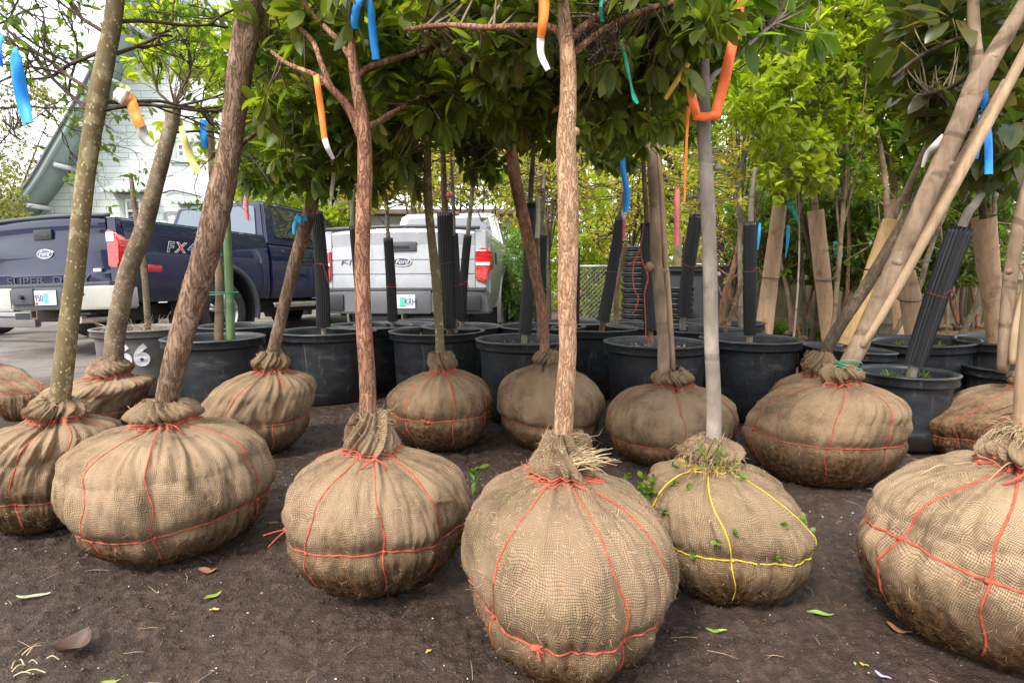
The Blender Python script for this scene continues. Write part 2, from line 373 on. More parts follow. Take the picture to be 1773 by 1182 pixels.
M['bright_leaf']=leaf_mat('spring_leaf',[(.10,.17,.015),(.24,.34,.02),(.38,.46,.03),(.17,.26,.02),(.48,.52,.06)],.6,.45,(1.6,1.6,.5))
M['mid_leaf']=leaf_mat('fresh_leaf',[(.06,.12,.012),(.13,.22,.02),(.22,.34,.025),(.08,.13,.015)],.55,.42,(1.6,1.7,.5))
M['yellow_leaf']=leaf_mat('yellow_bud_leaf',[(.40,.40,.04),(.55,.50,.06),(.30,.30,.03),(.48,.42,.08)],.5,.5,(1.4,1.3,.5))
M['pale_leaf']=leaf_mat('pale_green_leaf',[(.16,.19,.05),(.26,.28,.08),(.34,.34,.12),(.20,.20,.07)],.5,.5,(1.4,1.4,.6))
M['hedge_leaf']=leaf_mat('hedge_leaf',[(.03,.06,.012),(.06,.11,.016),(.11,.18,.025),(.24,.32,.05)],.4,.4)
M['shrub_leaf']=leaf_mat('conifer_green',[(.07,.15,.02),(.13,.24,.03),(.18,.32,.05)],.35,.5)
M['mag_leaf']=leaf_mat('big_glossy_leaf',[(.05,.08,.02),(.08,.12,.025),(.15,.12,.035),(.19,.16,.05),(.05,.085,.02)],.45,.28,(1.5,1.5,.5))
M['autumn_leaf']=leaf_mat('orange_leaf',[(.40,.18,.03),(.50,.30,.05),(.35,.10,.04)],.4,.5,(1.3,1.1,.6))
# ------------------------------------------------------------------ leaves
def leafmesh(P,D,Nn,Ln,Wd,rng,simple_=False,curl=.25,fold=.25):
    P=np.asarray(P);n=len(P); D=D/(np.linalg.norm(D,axis=1)[:,None]+1e-9)
    S=np.cross(D,Nn); S/=np.linalg.norm(S,axis=1)[:,None]+1e-9; U=np.cross(S,D)
    Ln=np.broadcast_to(Ln,(n,))[:,None]; Wd=np.broadcast_to(Wd,(n,))[:,None]
    cu=(curl*(.4+1.2*rng.random((n,1)))) ; fo=fold*(.3+1.4*rng.random((n,1)))
    def pt(s,side,wf): return P+D*Ln*s-U*Ln*cu*s*s+ (S*side+U*fo)*(Wd*.5*wf if side else 0)
    if simple_:
        V=np.stack([pt(0,0,0),pt(.45,1,1),pt(1,0,0),pt(.45,-1,1)],1).reshape(-1,3)
        b=np.arange(n)[:,None]*4; return V,[np.hstack([b,b+1,b+2]),np.hstack([b,b+2,b+3])]
    V=np.stack([pt(0,0,0),pt(.28,1,.72),pt(.28,0,0),pt(.28,-1,.72),pt(.62,1,1.),pt(.62,0,0),pt(.62,-1,1.),pt(.86,1,.6),pt(.86,0,0),pt(.86,-1,.6),pt(1,0,0)],1).reshape(-1,3)
    b=np.arange(n)[:,None]*11
    q=lambda *a: np.hstack([b+x for x in a])
    tr=np.vstack([q(0,1,2),q(0,2,3),q(7,10,8),q(8,10,9)]); qd=np.vstack([q(1,4,5,2),q(2,5,6,3),q(4,7,8,5),q(5,8,9,6)])
    return V,[tr,qd]
def rdir(rng,n,zb=0):
    v=rng.normal(size=(n,3)); v[:,2]+=zb; return v/(np.linalg.norm(v,axis=1)[:,None]+1e-9)
def whorls(P,rng,m,L_,wr=.38,droop=.25,simple_=False,outd=None,spread=.9):
    n=len(P); A=rdir(rng,n,.2) if outd is None else outd
    Pm=np.repeat(P,m,0); Am=np.repeat(A,m,0); d=Am+rdir(rng,n*m)*spread; d[:,2]-=droop*rng.random(n*m)*1.5
    d/=np.linalg.norm(d,axis=1)[:,None]; Nn=np.array([0,0,1.])+rdir(rng,n*m)*.7
    ln=L_*(.6+.6*rng.random(n*m)); return leafmesh(Pm+d*L_*.12,d,Nn,ln,ln*wr*(.8+.4*rng.random(n*m)),rng,simple_)
def twigs_to(P,anchors,rng,r0=.004,r1=.0015,sag=.1,nseg=5):
    anchors=np.asarray(anchors); out=[];rs=[]
    mxd=.42 if r0<.0075 else 9
    for p in P:
        d=np.linalg.norm(anchors-p,axis=1)+rng.random(len(anchors))*.12; a=anchors[np.argmin(d)]
        if np.linalg.norm(a-p)>mxd: a=p+(a-p)/np.linalg.norm(a-p)*.14
        t=np.linspace(0,1,nseg)[:,None]; mid=(a+p)/2+rng.normal(size=3)*.12*np.linalg.norm(p-a)
        q=(1-t)**2*a+2*t*(1-t)*mid+t*t*p; out.append(q); rs.append(np.linspace(r0,r1,nseg))
    return tubemany(out,rs,4)
def boxpts(rng,n,x0,x1,y0,y1,Y0,Y1):
    px=rng.uniform(x0,x1,n);py=rng.uniform(y0,y1,n);Y=rng.uniform(Y0,Y1,n)
    return np.array([at(a,b,c) for a,b,c in zip(px,py,Y)])
def ellpts(rng,n,c,r,shell=.0):
    v=rdir(rng,n); q=(shell+(1-shell)*rng.random(n))**(1/3); return np.asarray(c)+v*q[:,None]*np.asarray(r)
def clumpy(P,seed,sc_=3.0,thr=-.1):
    return P[fbm(P*sc_,seed,2)>thr]
def trunk_path(pts,Y0,n=60,off=(0,0)):
    # pts: (px,py,width_px,Y offset)
    Q=[]
    for p in pts:
        q=at(p[0],p[1],Y0+(p[3] if len(p)>3 else 0)); Q.append([*q,mpx(p[2],q)/2])
    S=cr_spline(Q,n); return S[:,:3],S[:,3]
# ================================================================== GROUND
rng=np.random.default_rng(7)
def axis(fine0,fine1,step,far0,far1):
    a=list(np.arange(fine0,fine1,step)); s=step; x=fine0
    lo=[]; 
    while x>far0: s*=1.12; x-=s; lo.append(x)
    s=step; x=a[-1]; hi=[]
    while x<far1: s*=1.12; x+=s; hi.append(x)
    return np.array(lo[::-1]+a+hi)
def gz(x,y):
    P=np.stack([x,y,0*x],-1)
    near=1-sstep(y,3.6,4.8)
    z=fbm(P*2.1,3,3)*.014+near*(fbm(P*6,5,3)*.014+np.abs(fbm(P*34,8,3))*.010+ (np.maximum(0,fbm(P*40,12,2)-.2))*.026-.006*(1-np.abs(fbm(P*7,17,2)))**6)
    return z*(1-sstep(y,20,60))-.006
xs=axis(-2.1,2.1,.0085,-150,150); ys=axis(.65,3.6,.0085,-12,160)
X,Y=np.meshgrid(xs,ys); Z=gz(X,Y)
gm,t,b,o=newmat('bare_soil'); v=coord(t)
n1=noise(t,v,2.2,5,.6); n2=noise(t,v,38,6,.7); n3=noise(t,v,9,4,.6)
c=ramp(t,n2,[(.3,(.013,.0075,.005)),(.5,(.038,.022,.014)),(.68,(.105,.064,.043))])
c=mixc(t,ramp(t,n1,[(.35,0.),(.65,.75)]),c,mixc(t,.45,c,(.145,.10,.074)))
c=mixc(t,ramp(t,n3,[(.5,0.),(.68,.6)]),c,(.045,.028,.022))
sx=t.nodes.new('ShaderNodeSeparateXYZ'); t.links.new(v,sx.inputs[0])
wob=math_(t,'MULTIPLY_ADD',noise(t,v,1.5,4),1.4,-.7)
yy=math_(t,'ADD',sx.outputs[1],wob)
lot=mixc(t,ramp(t,noise(t,v,60,4,.7),[(.35,0.),(.65,1.)]),(.17,.145,.125),(.30,.27,.24))
lot=mixc(t,ramp(t,noise(t,v,1.6,5,.6),[(.45,0.),(.6,.8)]),lot,(.13,.10,.08))
mul=mixc(t,ramp(t,n2,[(.4,0.),(.6,1.)]),(.10,.055,.035),(.22,.13,.085))
c=mixc(t,ramp(t,math_(t,'MULTIPLY_ADD',yy,.8,-3.3),[(.2,0.),(.8,1.)]),c,mixc(t,ramp(t,math_(t,'ADD',sx.outputs[0],wob),[(.2,0.),(.9,1.)]),lot,mul))
t.links.new(c,b.inputs['Base Color'])
t.links.new(ramp(t,n3,[(.4,.48),(.7,.85)]),b.inputs['Roughness']); b.inputs['Specular IOR Level'].default_value=.35
bump(t,b,math_(t,'ADD',n2,noise(t,v,140,3,.75)),1.0,.010)
tag(mk('ground',np.stack([X,Y,Z],-1),grid_faces(len(ys),len(xs)),gm),kind='structure')
# soil crumbs, perlite specks and straw bits
def bits(name,n,rmin,rmax,mat,label,cat,seed,flat=.6,xr=(-2.2,2.2),yr=(.8,3.9)):
    r=np.random.default_rng(seed); x=r.uniform(*xr,n); y=yr[0]+(yr[1]-yr[0])*r.random(n)**1.3; s=r.uniform(rmin,rmax,n)
    base=np.array([[1,0,0],[-.4,.9,0],[-.5,-.8,.1],[.1,.1,.9],[0,0,-.7]]); f=np.array([[0,1,3],[1,2,3],[2,0,3],[1,0,4],[2,1,4],[0,2,4]])
    V=base[None]+r.normal(size=(n,5,3))*.25; V[:,:,2]*=flat; a=r.random(n)*6.28; ca,sa=np.cos(a),np.sin(a)
    Vx=V[:,:,0]*ca[:,None]-V[:,:,1]*sa[:,None]; Vy=V[:,:,0]*sa[:,None]+V[:,:,1]*ca[:,None]
    V=np.stack([Vx,Vy,V[:,:,2]],-1)*s[:,None,None]; z=gz(x,y); V+=np.stack([x,y,z+s*.2],-1)[:,None]
    F=(f[None]+np.arange(n)[:,None,None]*5).reshape(-1,3)
    tag(mk(name,V,F,mat,smooth=False),label,cat,kind='stuff')
bits('soil_crumbs',15000,.0015,.006,simple('crumb_soil',(.09,.06,.046),.9,var=.5,ns=40),'small dark crumbs of soil scattered over the bare ground','soil crumbs',21)
bits('perlite_specks',900,.0014,.0042,simple('white_perlite',(.66,.62,.56),.8,var=.2),'tiny pale specks of perlite and grit on the dark soil','grit',22)
r=np.random.default_rng(5); Ps=[];rs=[]
for i in range(300):
    x=r.uniform(-2,2); y=.85+3*r.random()**1.4; l=r.uniform(.006,.035); a=r.random()*6.28; z=float(gz(np.array([x]),np.array([y]))[0])+.004
    q=np.array([[x-l*math.cos(a),y-l*math.sin(a),z],[x+r.normal()*l*.2,y,z+.003],[x+l*math.cos(a),y+l*math.sin(a),z+.001]]); Ps.append(q); rs.append([.0005,.0006,.0003])
tag(mk('straw_bits',*tubemany(Ps,rs,4),M['fibre']),'thin straw and root bits strewn over the dark soil','straw',kind='stuff')

# ================================================================== SKYLINE THINGS: house
HY=14.0
m,t,b,o=newmat('pale_shingle_siding'); v=coord(t)
br=t.nodes.new('ShaderNodeTexBrick'); br.offset=.37; br.inputs['Scale'].default_value=1; br.inputs['Mortar Size'].default_value=.008; br.inputs['Brick Width'].default_value=.62; br.inputs['Row Height'].default_value=.155; br.inputs['Mortar Smooth'].default_value=.1
mp_=t.nodes.new('ShaderNodeMapping'); mp_.inputs['Rotation'].default_value=(PI/2,0,0); t.links.new(v,mp_.inputs[0]); 
cx_=t.nodes.new('ShaderNodeSeparateXYZ'); t.links.new(v,cx_.inputs[0]); cc=t.nodes.new('ShaderNodeCombineXYZ'); t.links.new(cx_.outputs[0],cc.inputs[0]); t.links.new(cx_.outputs[2],cc.inputs[1]); t.links.new(cc.outputs[0],br.inputs['Vector'])
br.inputs['Color1'].default_value=(.50,.55,.52,1); br.inputs['Color2'].default_value=(.57,.61,.59,1); br.inputs['Mortar'].default_value=(.17,.20,.19,1)
t.links.new(mixc(t,.25,br.outputs['Color'],mixc(t,noise(t,v,3,5),(.46,.51,.48),(.62,.66,.64))),b.inputs['Base Color']); setb(b,Roughness=.7); bump(t,b,br.outputs['Fac'],-.5,.02); M['siding']=m
M['eave']=simple('sage_green_paint',(.27,.34,.31),.6,var=.1,ns=3); M['roof']=simple('grey_shingle_roof',(.13,.13,.125),.9,var=.3,ns=20)
M['trim']=simple('pale_green_trim',(.36,.43,.38),.6,var=.08); M['white']=simple('white_paint',(.75,.76,.75),.5,var=.06)
def glassmat(name,col,rough=.05):
    m,t,b,o=newmat(name); setb(b,Base_Color=(*col,1),Roughness=rough,Metallic=0,Coat_Weight=1,Coat_Roughness=.02); b.inputs['Specular IOR Level'].default_value=1; return m
M['glass']=glassmat('dark_window_glass',(.02,.028,.035)); M['glass_sky']=glassmat('sky_reflection_glass',(.05,.075,.11))  # rear window: bluer, lighter base colour stands in for reflected sky
house=thing('house',at(200,560,HY)*[1,1,0],'pale shingled house with a sweeping green curved eave','house')
ev=[(-60,470),(20,420),(95,340),(140,268),(185,190),(232,96),(285,0),(330,-90)]
def pw(px,py,Y=HY): p=at(px,py,Y); return p
curve=cr_spline([pw(a,b_) for a,b_ in ev],40)
peak=curve[-1]; right=[pw(400,20),pw(470,120),pw(478,160)]
poly=[(p[0],p[2]) for p in curve]+[(p[0],p[2]) for p in right]+[(pw(478,300)[0],-.05),(curve[0][0],-.05)]
B().prism([poly[i] for i in range(len(poly))],HY,HY+6,'y').build('wall',M['siding'],house,world=True,smooth=False)
# curved eave: a roof slab following the gable line and standing proud of the wall
top=np.array(curve); n_=np.gradient(top[:,[0,2]],axis=0); nn=np.stack([-n_[:,1],n_[:,0]],1); nn/=np.linalg.norm(nn,axis=1)[:,None]
def slab(o0,o1,y0,y1):
    a=top[:,[0,2]]+nn*o0; c_=top[:,[0,2]]+nn*o1
    V=[];k=len(a)
    for y in (y0,y1):
        V+= [(p[0],y,p[1]) for p in a]+[(p[0],y,p[1]) for p in c_]
    V=np.array(V); F=[]
    for i in range(k-1):
        F+=[[i,i+1,k+i+1,k+i],[2*k+i,3*k+i,3*k+i+1,2*k+i+1],[i,2*k+i,2*k+i+1,i+1],[k+i,k+i+1,3*k+i+1,3*k+i]]
    F+=[[0,k,3*k,2*k],[k-1,3*k-1,4*k-1,2*k-1]]
    return V,np.array(F)
def prop(name,V,F,mat,parent): return mk(name,V,F,mat,parent,smooth=False)
prop('eave',*slab(.0,.06,HY-.68,HY-.002),M['eave'],house)
prop('fascia',*slab(-.01,.10,HY-.76,HY-.682),M['eave'],house)
prop('roof',*slab(.103,.15,HY-.80,HY+6.1),M['roof'],house)
for i in (5,10,15,20,25,30):
    p=top[i]-np.array([nn[i][0],0,nn[i][1]])*.09; q=p-np.array([0,.66,0])
    P=np.array([q+[0,0,0],p]); V,F=tube(P,[.055,.055],8); mk('bracket',V,F,M['white'],house)
def window(x0,x1,y0,y1,hood=True,par=house,Y=HY):
    a=at(x0,y0,Y);c=at(x1,y1,Y); X0,X1,Z0,Z1=a[0],c[0],c[2],a[2]
    bb=B()
    for bx in ((X0,X0+.12,Z0+.09,Z1-.12),(X1-.12,X1,Z0+.09,Z1-.12),(X0-.05,X1+.05,Z1-.12,Z1),(X0-.06,X1+.06,Z0,Z0+.09)): bb.box(bx[0],bx[1],Y-.07,Y-.003,bx[2],bx[3],.006)
    f=bb.build('window',M['trim'],par,world=True)
    bb=B(); xa,xb,za,zb=X0+.12,X1-.12,Z0+.09,Z1-.12; zm=(za+zb)/2
    for bx in ((xa,xa+.06,za,zb),(xb-.06,xb,za,zb),(xa+.06,xb-.06,zb-.06,zb),(xa+.06,xb-.06,za,za+.06),(xa+.06,xb-.06,zm-.025,zm+.025)): bb.box(bx[0],bx[1],Y-.05,Y-.003,bx[2],bx[3],.004)
    s=bb.build('frame',M['white'],f,world=True)
    g=B().box(xa+.06,xb-.06,Y-.03,Y-.02,za+.06,zb-.06).build('pane',M['glass'],f,world=True)
    if hood:
        bb=B(); k=10
        bb.prism([(Y-.42,Z1+.02),(Y-.42,Z1+.05),(Y-.003,Z1+.22),(Y-.003,Z1+.02)],X0-.18,X1+.18,'x')
        for j in range(int((X1-X0+.36)/.14)):
            bb.cyl((X0-.11+j*.14,Y-.43,Z1+.035),.05,.05,'y',10)
        bb.build('window_hood',M['trim'],f,world=True)
window(208,258,336,392); window(322,372,356,410); window(297,333,238,282,False)
# cable along the wall
P=cr_spline([at(282,334,HY-.05),at(300,330,HY-.05),at(330,336,HY-.05),at(365,346,HY-.05)],24); mk('wall_cable',*tube(P,.018,6),M['sleeve'],house)
P=cr_spline([at(284,380,HY-.05),at(285,368,HY-.05),at(300,366,HY-.05),at(322,368,HY-.05)],24); mk('wall_pipe',*tube(P,.02,6),M['trim'],house)
# low white garage behind the pickups
GY=17.0
g=thing('garage',at(720,560,GY)*[1,1,0],'low white garage with thin brown roof edge behind the pickups','garage')
a=at(545,374,GY); c=at(905,374,GY)
B().box(a[0],c[0],GY,GY+5,-.05,a[2]).build('wall',simple('white_garage_wall',(.62,.63,.63),.7,var=.06,ns=1.5),g,world=True)
B().prism([(GY-.5,a[2]+.02),(GY-.5,a[2]+.14),(GY+5.3,a[2]+.5),(GY+5.3,a[2]+.02)],a[0]-.3,c[0]+.3,'x').build('roof',simple('rust_red_roof',(.16,.10,.07),.8,var=.35,ns=2),g,world=True)
bb=B()
for k in range(7):
    xx=a[0]+.9+k*.28; bb.box(xx,xx+.1,GY-.03,GY-.003,.4,a[2]-.25)
bb.build('vent_slats',simple('grey_slat',(.30,.32,.34),.6),g,world=True)

r=np.random.default_rng(91); P=np.stack([r.uniform(-60,60,5200),r.uniform(-34,-29,5200),r.uniform(0,1,5200)**.8],-1); P[:,2]*=3.2+2.0*fbm(np.stack([P[:,0]*.16,0*P[:,0],0*P[:,0]],-1),4,3); V,F=whorls(P,r,6,.8,.55,.3,True,spread=1.1)
tag(mk('unseen_reflection_trees',V,F,M['hedge_leaf']),'unseen line of trees added behind the viewer for dark reflections','woods',kind='stuff')  # unseen trees, added so the pickup paint and chrome reflect something dark
# ================================================================== FENCE
FY=8.6
fx0=at(1168,500,FY)[0]; fx1=at(1900,500,FY)[0]
fence=thing('wooden_fence',[(fx0+fx1)/2,FY,0],'mossy weathered board fence with square lattice along its top','fence')
m,t,b,o=newmat('weathered_boards'); v=coord(t,(9,9,1.2)); v0=coord(t)
c=ramp(t,noise(t,v,2.2,6,.65),[(.3,(.13,.105,.06)),(.55,(.24,.20,.12)),(.75,(.34,.30,.20))]); c=mixc(t,ramp(t,noise(t,v0,1.3,4),[(.4,0.),(.65,.6)]),c,(.10,.11,.04))
t.links.new(c,b.inputs['Base Color']); setb(b,Roughness=.9); M['boards']=m
r=np.random.default_rng(3); bb=B(); x=fx0
while x<fx1:
    wdt=.135+r.random()*.01; bb.box(x,x+wdt-.009,FY+r.random()*.012,FY+.022+r.random()*.01,-.02,1.02+r.random()*.015); x+=wdt
bb.build('board_panel',M['boards'],fence,world=True)
bb=B(); bb.box(fx0,fx1,FY-.045,FY-.003,.80,.89); bb.box(fx0,fx1,FY-.045,FY-.003,.15,.24); bb.box(fx0,fx1,FY-.02,FY+.05,1.04,1.09); bb.box(fx0,fx1,FY-.02,FY+.05,1.42,1.46); bb.build('rail',M['boards'],fence,world=True)
bb=B(); x=fx0
while x<fx1: bb.box(x,x+.035,FY+.004,FY+.012,1.09,1.42); x+=.105
z=1.12
while z<1.40: bb.box(fx0,fx1,FY+.014,FY+.022,z,z+.035); z+=.10
bb.build('lattice',M['boards'],fence,world=True)
x=fx0
while x<fx1: B().box(x-.05,x+.05,FY-.14,FY-.047,-.02,1.5,.006).build('post',M['boards'],fence,world=True); x+=2.2
# chain-link gate
cg=thing('chain_link_gate',[at(1035,500,9.4)[0],9.4,0],'grey chain link gate with round top pipe','gate')
ga,gb=at(1000,461,9.4),at(1066,461,9.4); bb=[]
for q in ([(ga[0],9.4,0),(ga[0],9.4,ga[2]+.1)],[(gb[0],9.4,0),(gb[0],9.4,gb[2]+.1)],[(ga[0],9.4,ga[2]),(gb[0],9.4,ga[2])],[(ga[0],9.4,.12),(gb[0],9.4,.12)]): bb.append(tube(np.array(q,float),[.022,.022],8))
mk('gate_frame',*cat2(bb),simple('galvanised',(.45,.46,.46),.4,metal=.6),cg)
Ps=[];H_=ga[2]-.12
for s in (1,-1):
    x=ga[0]-H_
    while x<gb[0]+H_:
        p=np.array([x,9.4+.004*s,.12]);q=np.array([x+s*H_,9.4+.004*s,ga[2]])
        # clip to frame
        tt=[0,1]
        if q[0]!=p[0]:
            ta=(ga[0]-p[0])/(q[0]-p[0]); tb=(gb[0]-p[0])/(q[0]-p[0]); lo,hi=min(ta,tb),max(ta,tb); tt=[max(0,lo),min(1,hi)]
        if tt[1]>tt[0]+.02: Ps.append(np.array([p+(q-p)*tt[0],p+(q-p)*tt[1]]))
        x+=.075
mk('wire_mesh',*tubemany(Ps,[[.003,.003]]*len(Ps),3),simple('wire',(.4,.41,.41),.4,metal=.5),cg)
# ================================================================== BACKGROUND TREES AND SHRUBS
def bgtree(label,px,Y,crown,n,m,Ls,leaf,trunkw=.08,bark='bark_dark',group='trees behind the yard',name='tree',cat='tree',seed=1,nb=10,thr=-.05,csc=1.6,stems=1,py_top=None,wr=.5,twr=.006,zmin=.1,lean=0,leafsimple=True):
    """crown: list of pixel boxes (x0,x1,y0,y1,Y0,Y1)"""
    r=np.random.default_rng(seed); base=np.array([at(px,560,Y)[0],Y,-.02]); t_=thing(name,base,label,cat,group)
    P=[]
    tot=sum((c[1]-c[0])*(c[3]-c[2]) for c in crown)
    for c in crown:
        k=max(4,int(n*(c[1]-c[0])*(c[3]-c[2])/tot)); q=boxpts(r,k*2,*c)
        q=clumpy(q,seed,csc,thr)[:k]; q=q[q[:,2]>zmin]
        # round the box corners off
        u=np.abs(proj(q)[0]-(c[0]+c[1])/2)/((c[1]-c[0])/2); v_=np.abs(proj(q)[1]-(c[2]+c[3])/2)/((c[3]-c[2])/2)
        q=q[(u**2.5+v_**2.5)<1.05+.25*fbm(q*2.3,seed+3,2)]; P.append(q)
    P=np.vstack(P); cen=P.mean(0)
    anchors=[];parts=[]
    for s in range(stems):
        b0=base+np.array([(s-(stems-1)/2)*.22+r.normal()*.03*(stems>1),r.normal()*.05*(stems>1),0]); tp=cen+np.array([(s-(stems-1)/2)*.5,0,.15*(P[:,2].max()-cen[2])])+r.normal(size=3)*.05
        mid=(b0+tp)/2+np.array([r.normal()*.06+lean,r.normal()*.05,0]); q=cr_spline([b0,mid,tp],26); rad=np.linspace(trunkw/2,trunkw*.16,26); parts.append(tube(q,rad,9,rough=.12,rs=(3,3,7),seed=seed+s)); anchors+=list(q[9:])
        for k in range(nb):
            i=r.integers(8,25); e=P[r.integers(len(P))]; mm=(q[i]+e)/2+np.array([0,0,.08])+r.normal(size=3)*.06
            br=cr_spline([q[i],mm,e],10); parts.append(tube(br,np.linspace(rad[i]*.55,.004,10),5,cap=False)); anchors+=list(br[3:])
    mk('trunk',*cat2(parts),M[bark],t_)
    if len(P)>4:
        tw=P[r.permutation(len(P))[:min(len(P),420)]]; tag(mk('twigs',*twigs_to(tw,anchors,r,twr*.7,twr*.3),M[bark],t_),kind='stuff')
    mk('crown',*whorls(P,r,m,Ls,wr,.3,leafsimple,spread=1.1),M[leaf],t_)
    return t_
G='trees behind the yard'
# behind the house on the left: sparse spring tree and dense shrub
bgtree('tall sparse spring tree against white sky beyond the left end of the house',30,19,[(-120,110,120,400,18,21)],1500,5,.13,'pale_leaf',.3,'bark_dark',seed=11,nb=26,thr=.0,twr=.03)
bgtree('dense yellow green shrub against the left end of the house',20,12,[(-80,52,290,560,11.2,12.8)],1500,7,.09,'pale_leaf',.08,name='shrub',cat='shrub',group=None,seed=12,stems=3,nb=8,thr=-.3)
bgtree('small clipped shrub peeking over the blue pickup tailgate',62,12.8,[(28,104,372,560,12.3,13.2)],500,6,.08,'mid_leaf',.05,name='shrub',cat='shrub',group=None,seed=13,nb=5,thr=-.4)
# bright maple behind the cab of the blue pickup
bgtree('bright green maple with layered lacy foliage behind the blue pickup cab',560,12.5,[(395,690,210,385,11.5,13.5),(520,640,340,400,11.5,12.6)],3300,7,.10,'bright_leaf',.16,seed=14,nb=16,thr=-.12,lean=.1)
# middle distance twiggy yellow-green trees
bgtree('fine twigged tree with yellow spring buds behind the white pickup tailgate',720,9.8,[(600,800,190,362,9.3,10.8)],1000,5,.065,'yellow_leaf',.09,seed=15,nb=26,thr=-.05,twr=.018)
bgtree('fine twigged tree with yellow buds beside the white pickup cab',950,9.0,[(800,1020,180,392,8.7,9.8)],1150,5,.06,'yellow_leaf',.10,seed=16,nb=26,thr=-.05,twr=.018)
bgtree('twiggy tree in pale leaf between the chain link gate and the stacked pots',1070,8.4,[(1000,1190,200,455,8.0,9.1)],1200,5,.055,'yellow_leaf',.09,seed=17,nb=26,thr=-.05,twr=.016)
bgtree('airy tree with pale twigs over the lattice fence',1250,8.0,[(1165,1350,230,440,7.7,8.5)],900,5,.055,'yellow_leaf',.08,seed=18,nb=30,thr=-.05,twr=.016)
# far screen of trees
bgtree('tall bright green tree far behind the garage',640,24,[(430,860,-250,330,22,27)],5200,7,.26,'bright_leaf',.4,seed=19,nb=16,thr=-.45)
bgtree('tall leafy green tree far behind the chain link gate',1040,22,[(840,1230,-250,520,20,25)],6500,7,.24,'bright_leaf',.4,seed=20,nb=16,thr=-.45)
bgtree('tall yellow green tree far beyond the lattice fence',1330,19,[(1180,1520,-300,470,17,21)],6500,7,.21,'bright_leaf',.4,seed=21,nb=16,thr=-.45)
bgtree('tall green tree far beyond the right end of the fence',1660,18,[(1480,1900,-300,500,16,20)],6000,7,.20,'mid_leaf',.4,seed=22,nb=16,thr=-.45)
bgtree('feathery yellow green tree above the dark hedge',1480,10.5,[(1300,1640,180,400,10,12)],2300,6,.09,'bright_leaf',.14,seed=23,nb=18,thr=-.25)
bgtree('narrow conifer like green shrub beside the white pickup',902,7.9,[(872,946,395,560,7.6,8.2)],900,7,.07,'shrub_leaf',.05,name='shrub',cat='shrub',group=None,seed=24,stems=2,nb=6,thr=-.6,wr=.18,leafsimple=True)
bgtree('round lime green shrub seen through the chain link gate',1030,11,[(985,1075,395,560,10.6,11.6)],900,6,.09,'bright_leaf',.07,name='shrub',cat='shrub',group=None,seed=25,stems=3,nb=6,thr=-.35)
bgtree('wide bright green thicket beyond the chain link gate',1010,14,[(880,1180,300,560,13,15)],3000,6,.11,'bright_leaf',.08,name='shrub',cat='shrub',group=None,seed=26,stems=4,nb=8,thr=-.45)
bgtree('bright green thicket showing above the white pickup cab and garage',800,13.2,[(640,960,225,352,12.6,14.2)],2400,6,.10,'bright_leaf',.08,name='shrub',cat='shrub',group=None,seed=27,stems=3,nb=12,thr=-.3)
bgtree('bright green thicket beyond the lattice fence',1260,12.5,[(1150,1420,280,470,12,13.4)],2600,6,.10,'bright_leaf',.08,name='shrub',cat='shrub',group=None,seed=28,stems=4,nb=8,thr=-.4)
# dark evergreen shrubs in front of the fence
for i,(lb,a,c_,y0,y1,px,Yc,n) in enumerate((
  ('dark evergreen shrub left of the cardboard wrapped trunks, in front of the fence',1262,1400,320,486,1345,7.3,1100),
  ('broad dark evergreen shrub standing between the leaning cardboard wrapped trunks',1370,1530,325,500,1440,7.0,1500),
  ('dark evergreen shrub behind the two thick leaning tan trunks',1500,1640,330,500,1560,7.2,1300),
  ('dark evergreen shrub at the right, behind the leaning ribbed sleeve',1610,1760,290,490,1680,7.1,1300))):
    bgtree(lb,px,Yc,[(a,c_,y0,y1,Yc-.5,Yc+.6)],n,9,.085,'hedge_leaf',.05,'bark_red',group='dark evergreen shrubs along the fence',name='shrub',cat='shrub',seed=30+i,stems=4,nb=6,thr=-.28,csc=2.2,wr=.36)
# low green plants at the foot of the fence
for i,(px,Y) in enumerate(((1352,7.6),(1388,7.5),(1422,7.7),(1660,7.4))):
    r=np.random.default_rng(60+i); base=np.array([at(px,560,Y)[0],Y,0]); p=ellpts(r,46,base+[0,0,.1],(.22,.12,.10))
    lb=['low leafy green plant at the fence foot, beside the first cardboard wrapped trunk','low leafy green plant at the fence foot, middle of the three by the shrub stems','low leafy green plant at the fence foot, nearest the second cardboard wrapped trunk','low green plant at the fence foot under the leaning black sleeve'][i]
    tag(mk('ground_plant',*whorls(p,r,5,.09,.6,.2,False),M['mid_leaf']),lb,'plant','low plants along the fence')

# right hand nursery trees (leafy, bright) standing among the wrapped trunks
bgtree('leafy lime green tree right of the pale grey trunk',1290,4.4,[(1225,1420,-260,215,3.9,5.2)],1500,8,.085,'bright_leaf',.04,'bark_grey',group='leafy nursery trees on the right',seed=41,nb=14,thr=-.15,csc=2.6,wr=.42,leafsimple=False)
bgtree('leafy tree with fresh green foliage above the cardboard wrapped trunks',1440,5.0,[(1350,1600,-260,240,4.6,5.8)],1700,8,.085,'bright_leaf',.05,'bark_tan',group='leafy nursery trees on the right',seed=42,nb=14,thr=-.15,csc=2.4,wr=.42,leafsimple=False)
bgtree('round leaved sapling in bright leaf beside the first cardboard wrapped trunk',1372,4.3,[(1310,1440,205,345,4.1,4.8)],190,6,.075,'bright_leaf',.02,'bark_grey',group='leafy nursery trees on the right',seed=43,nb=8,thr=-.3,wr=.7,leafsimple=False)
bgtree('leafy green tree behind the thick leaning trunk, reaching out of the frame',1600,5.6,[(1500,1790,-260,330,5.2,6.4)],1900,8,.09,'mid_leaf',.05,'bark_tan',group='leafy nursery trees on the right',seed=44,nb=14,thr=-.2,csc=2.4,wr=.45,leafsimple=False)
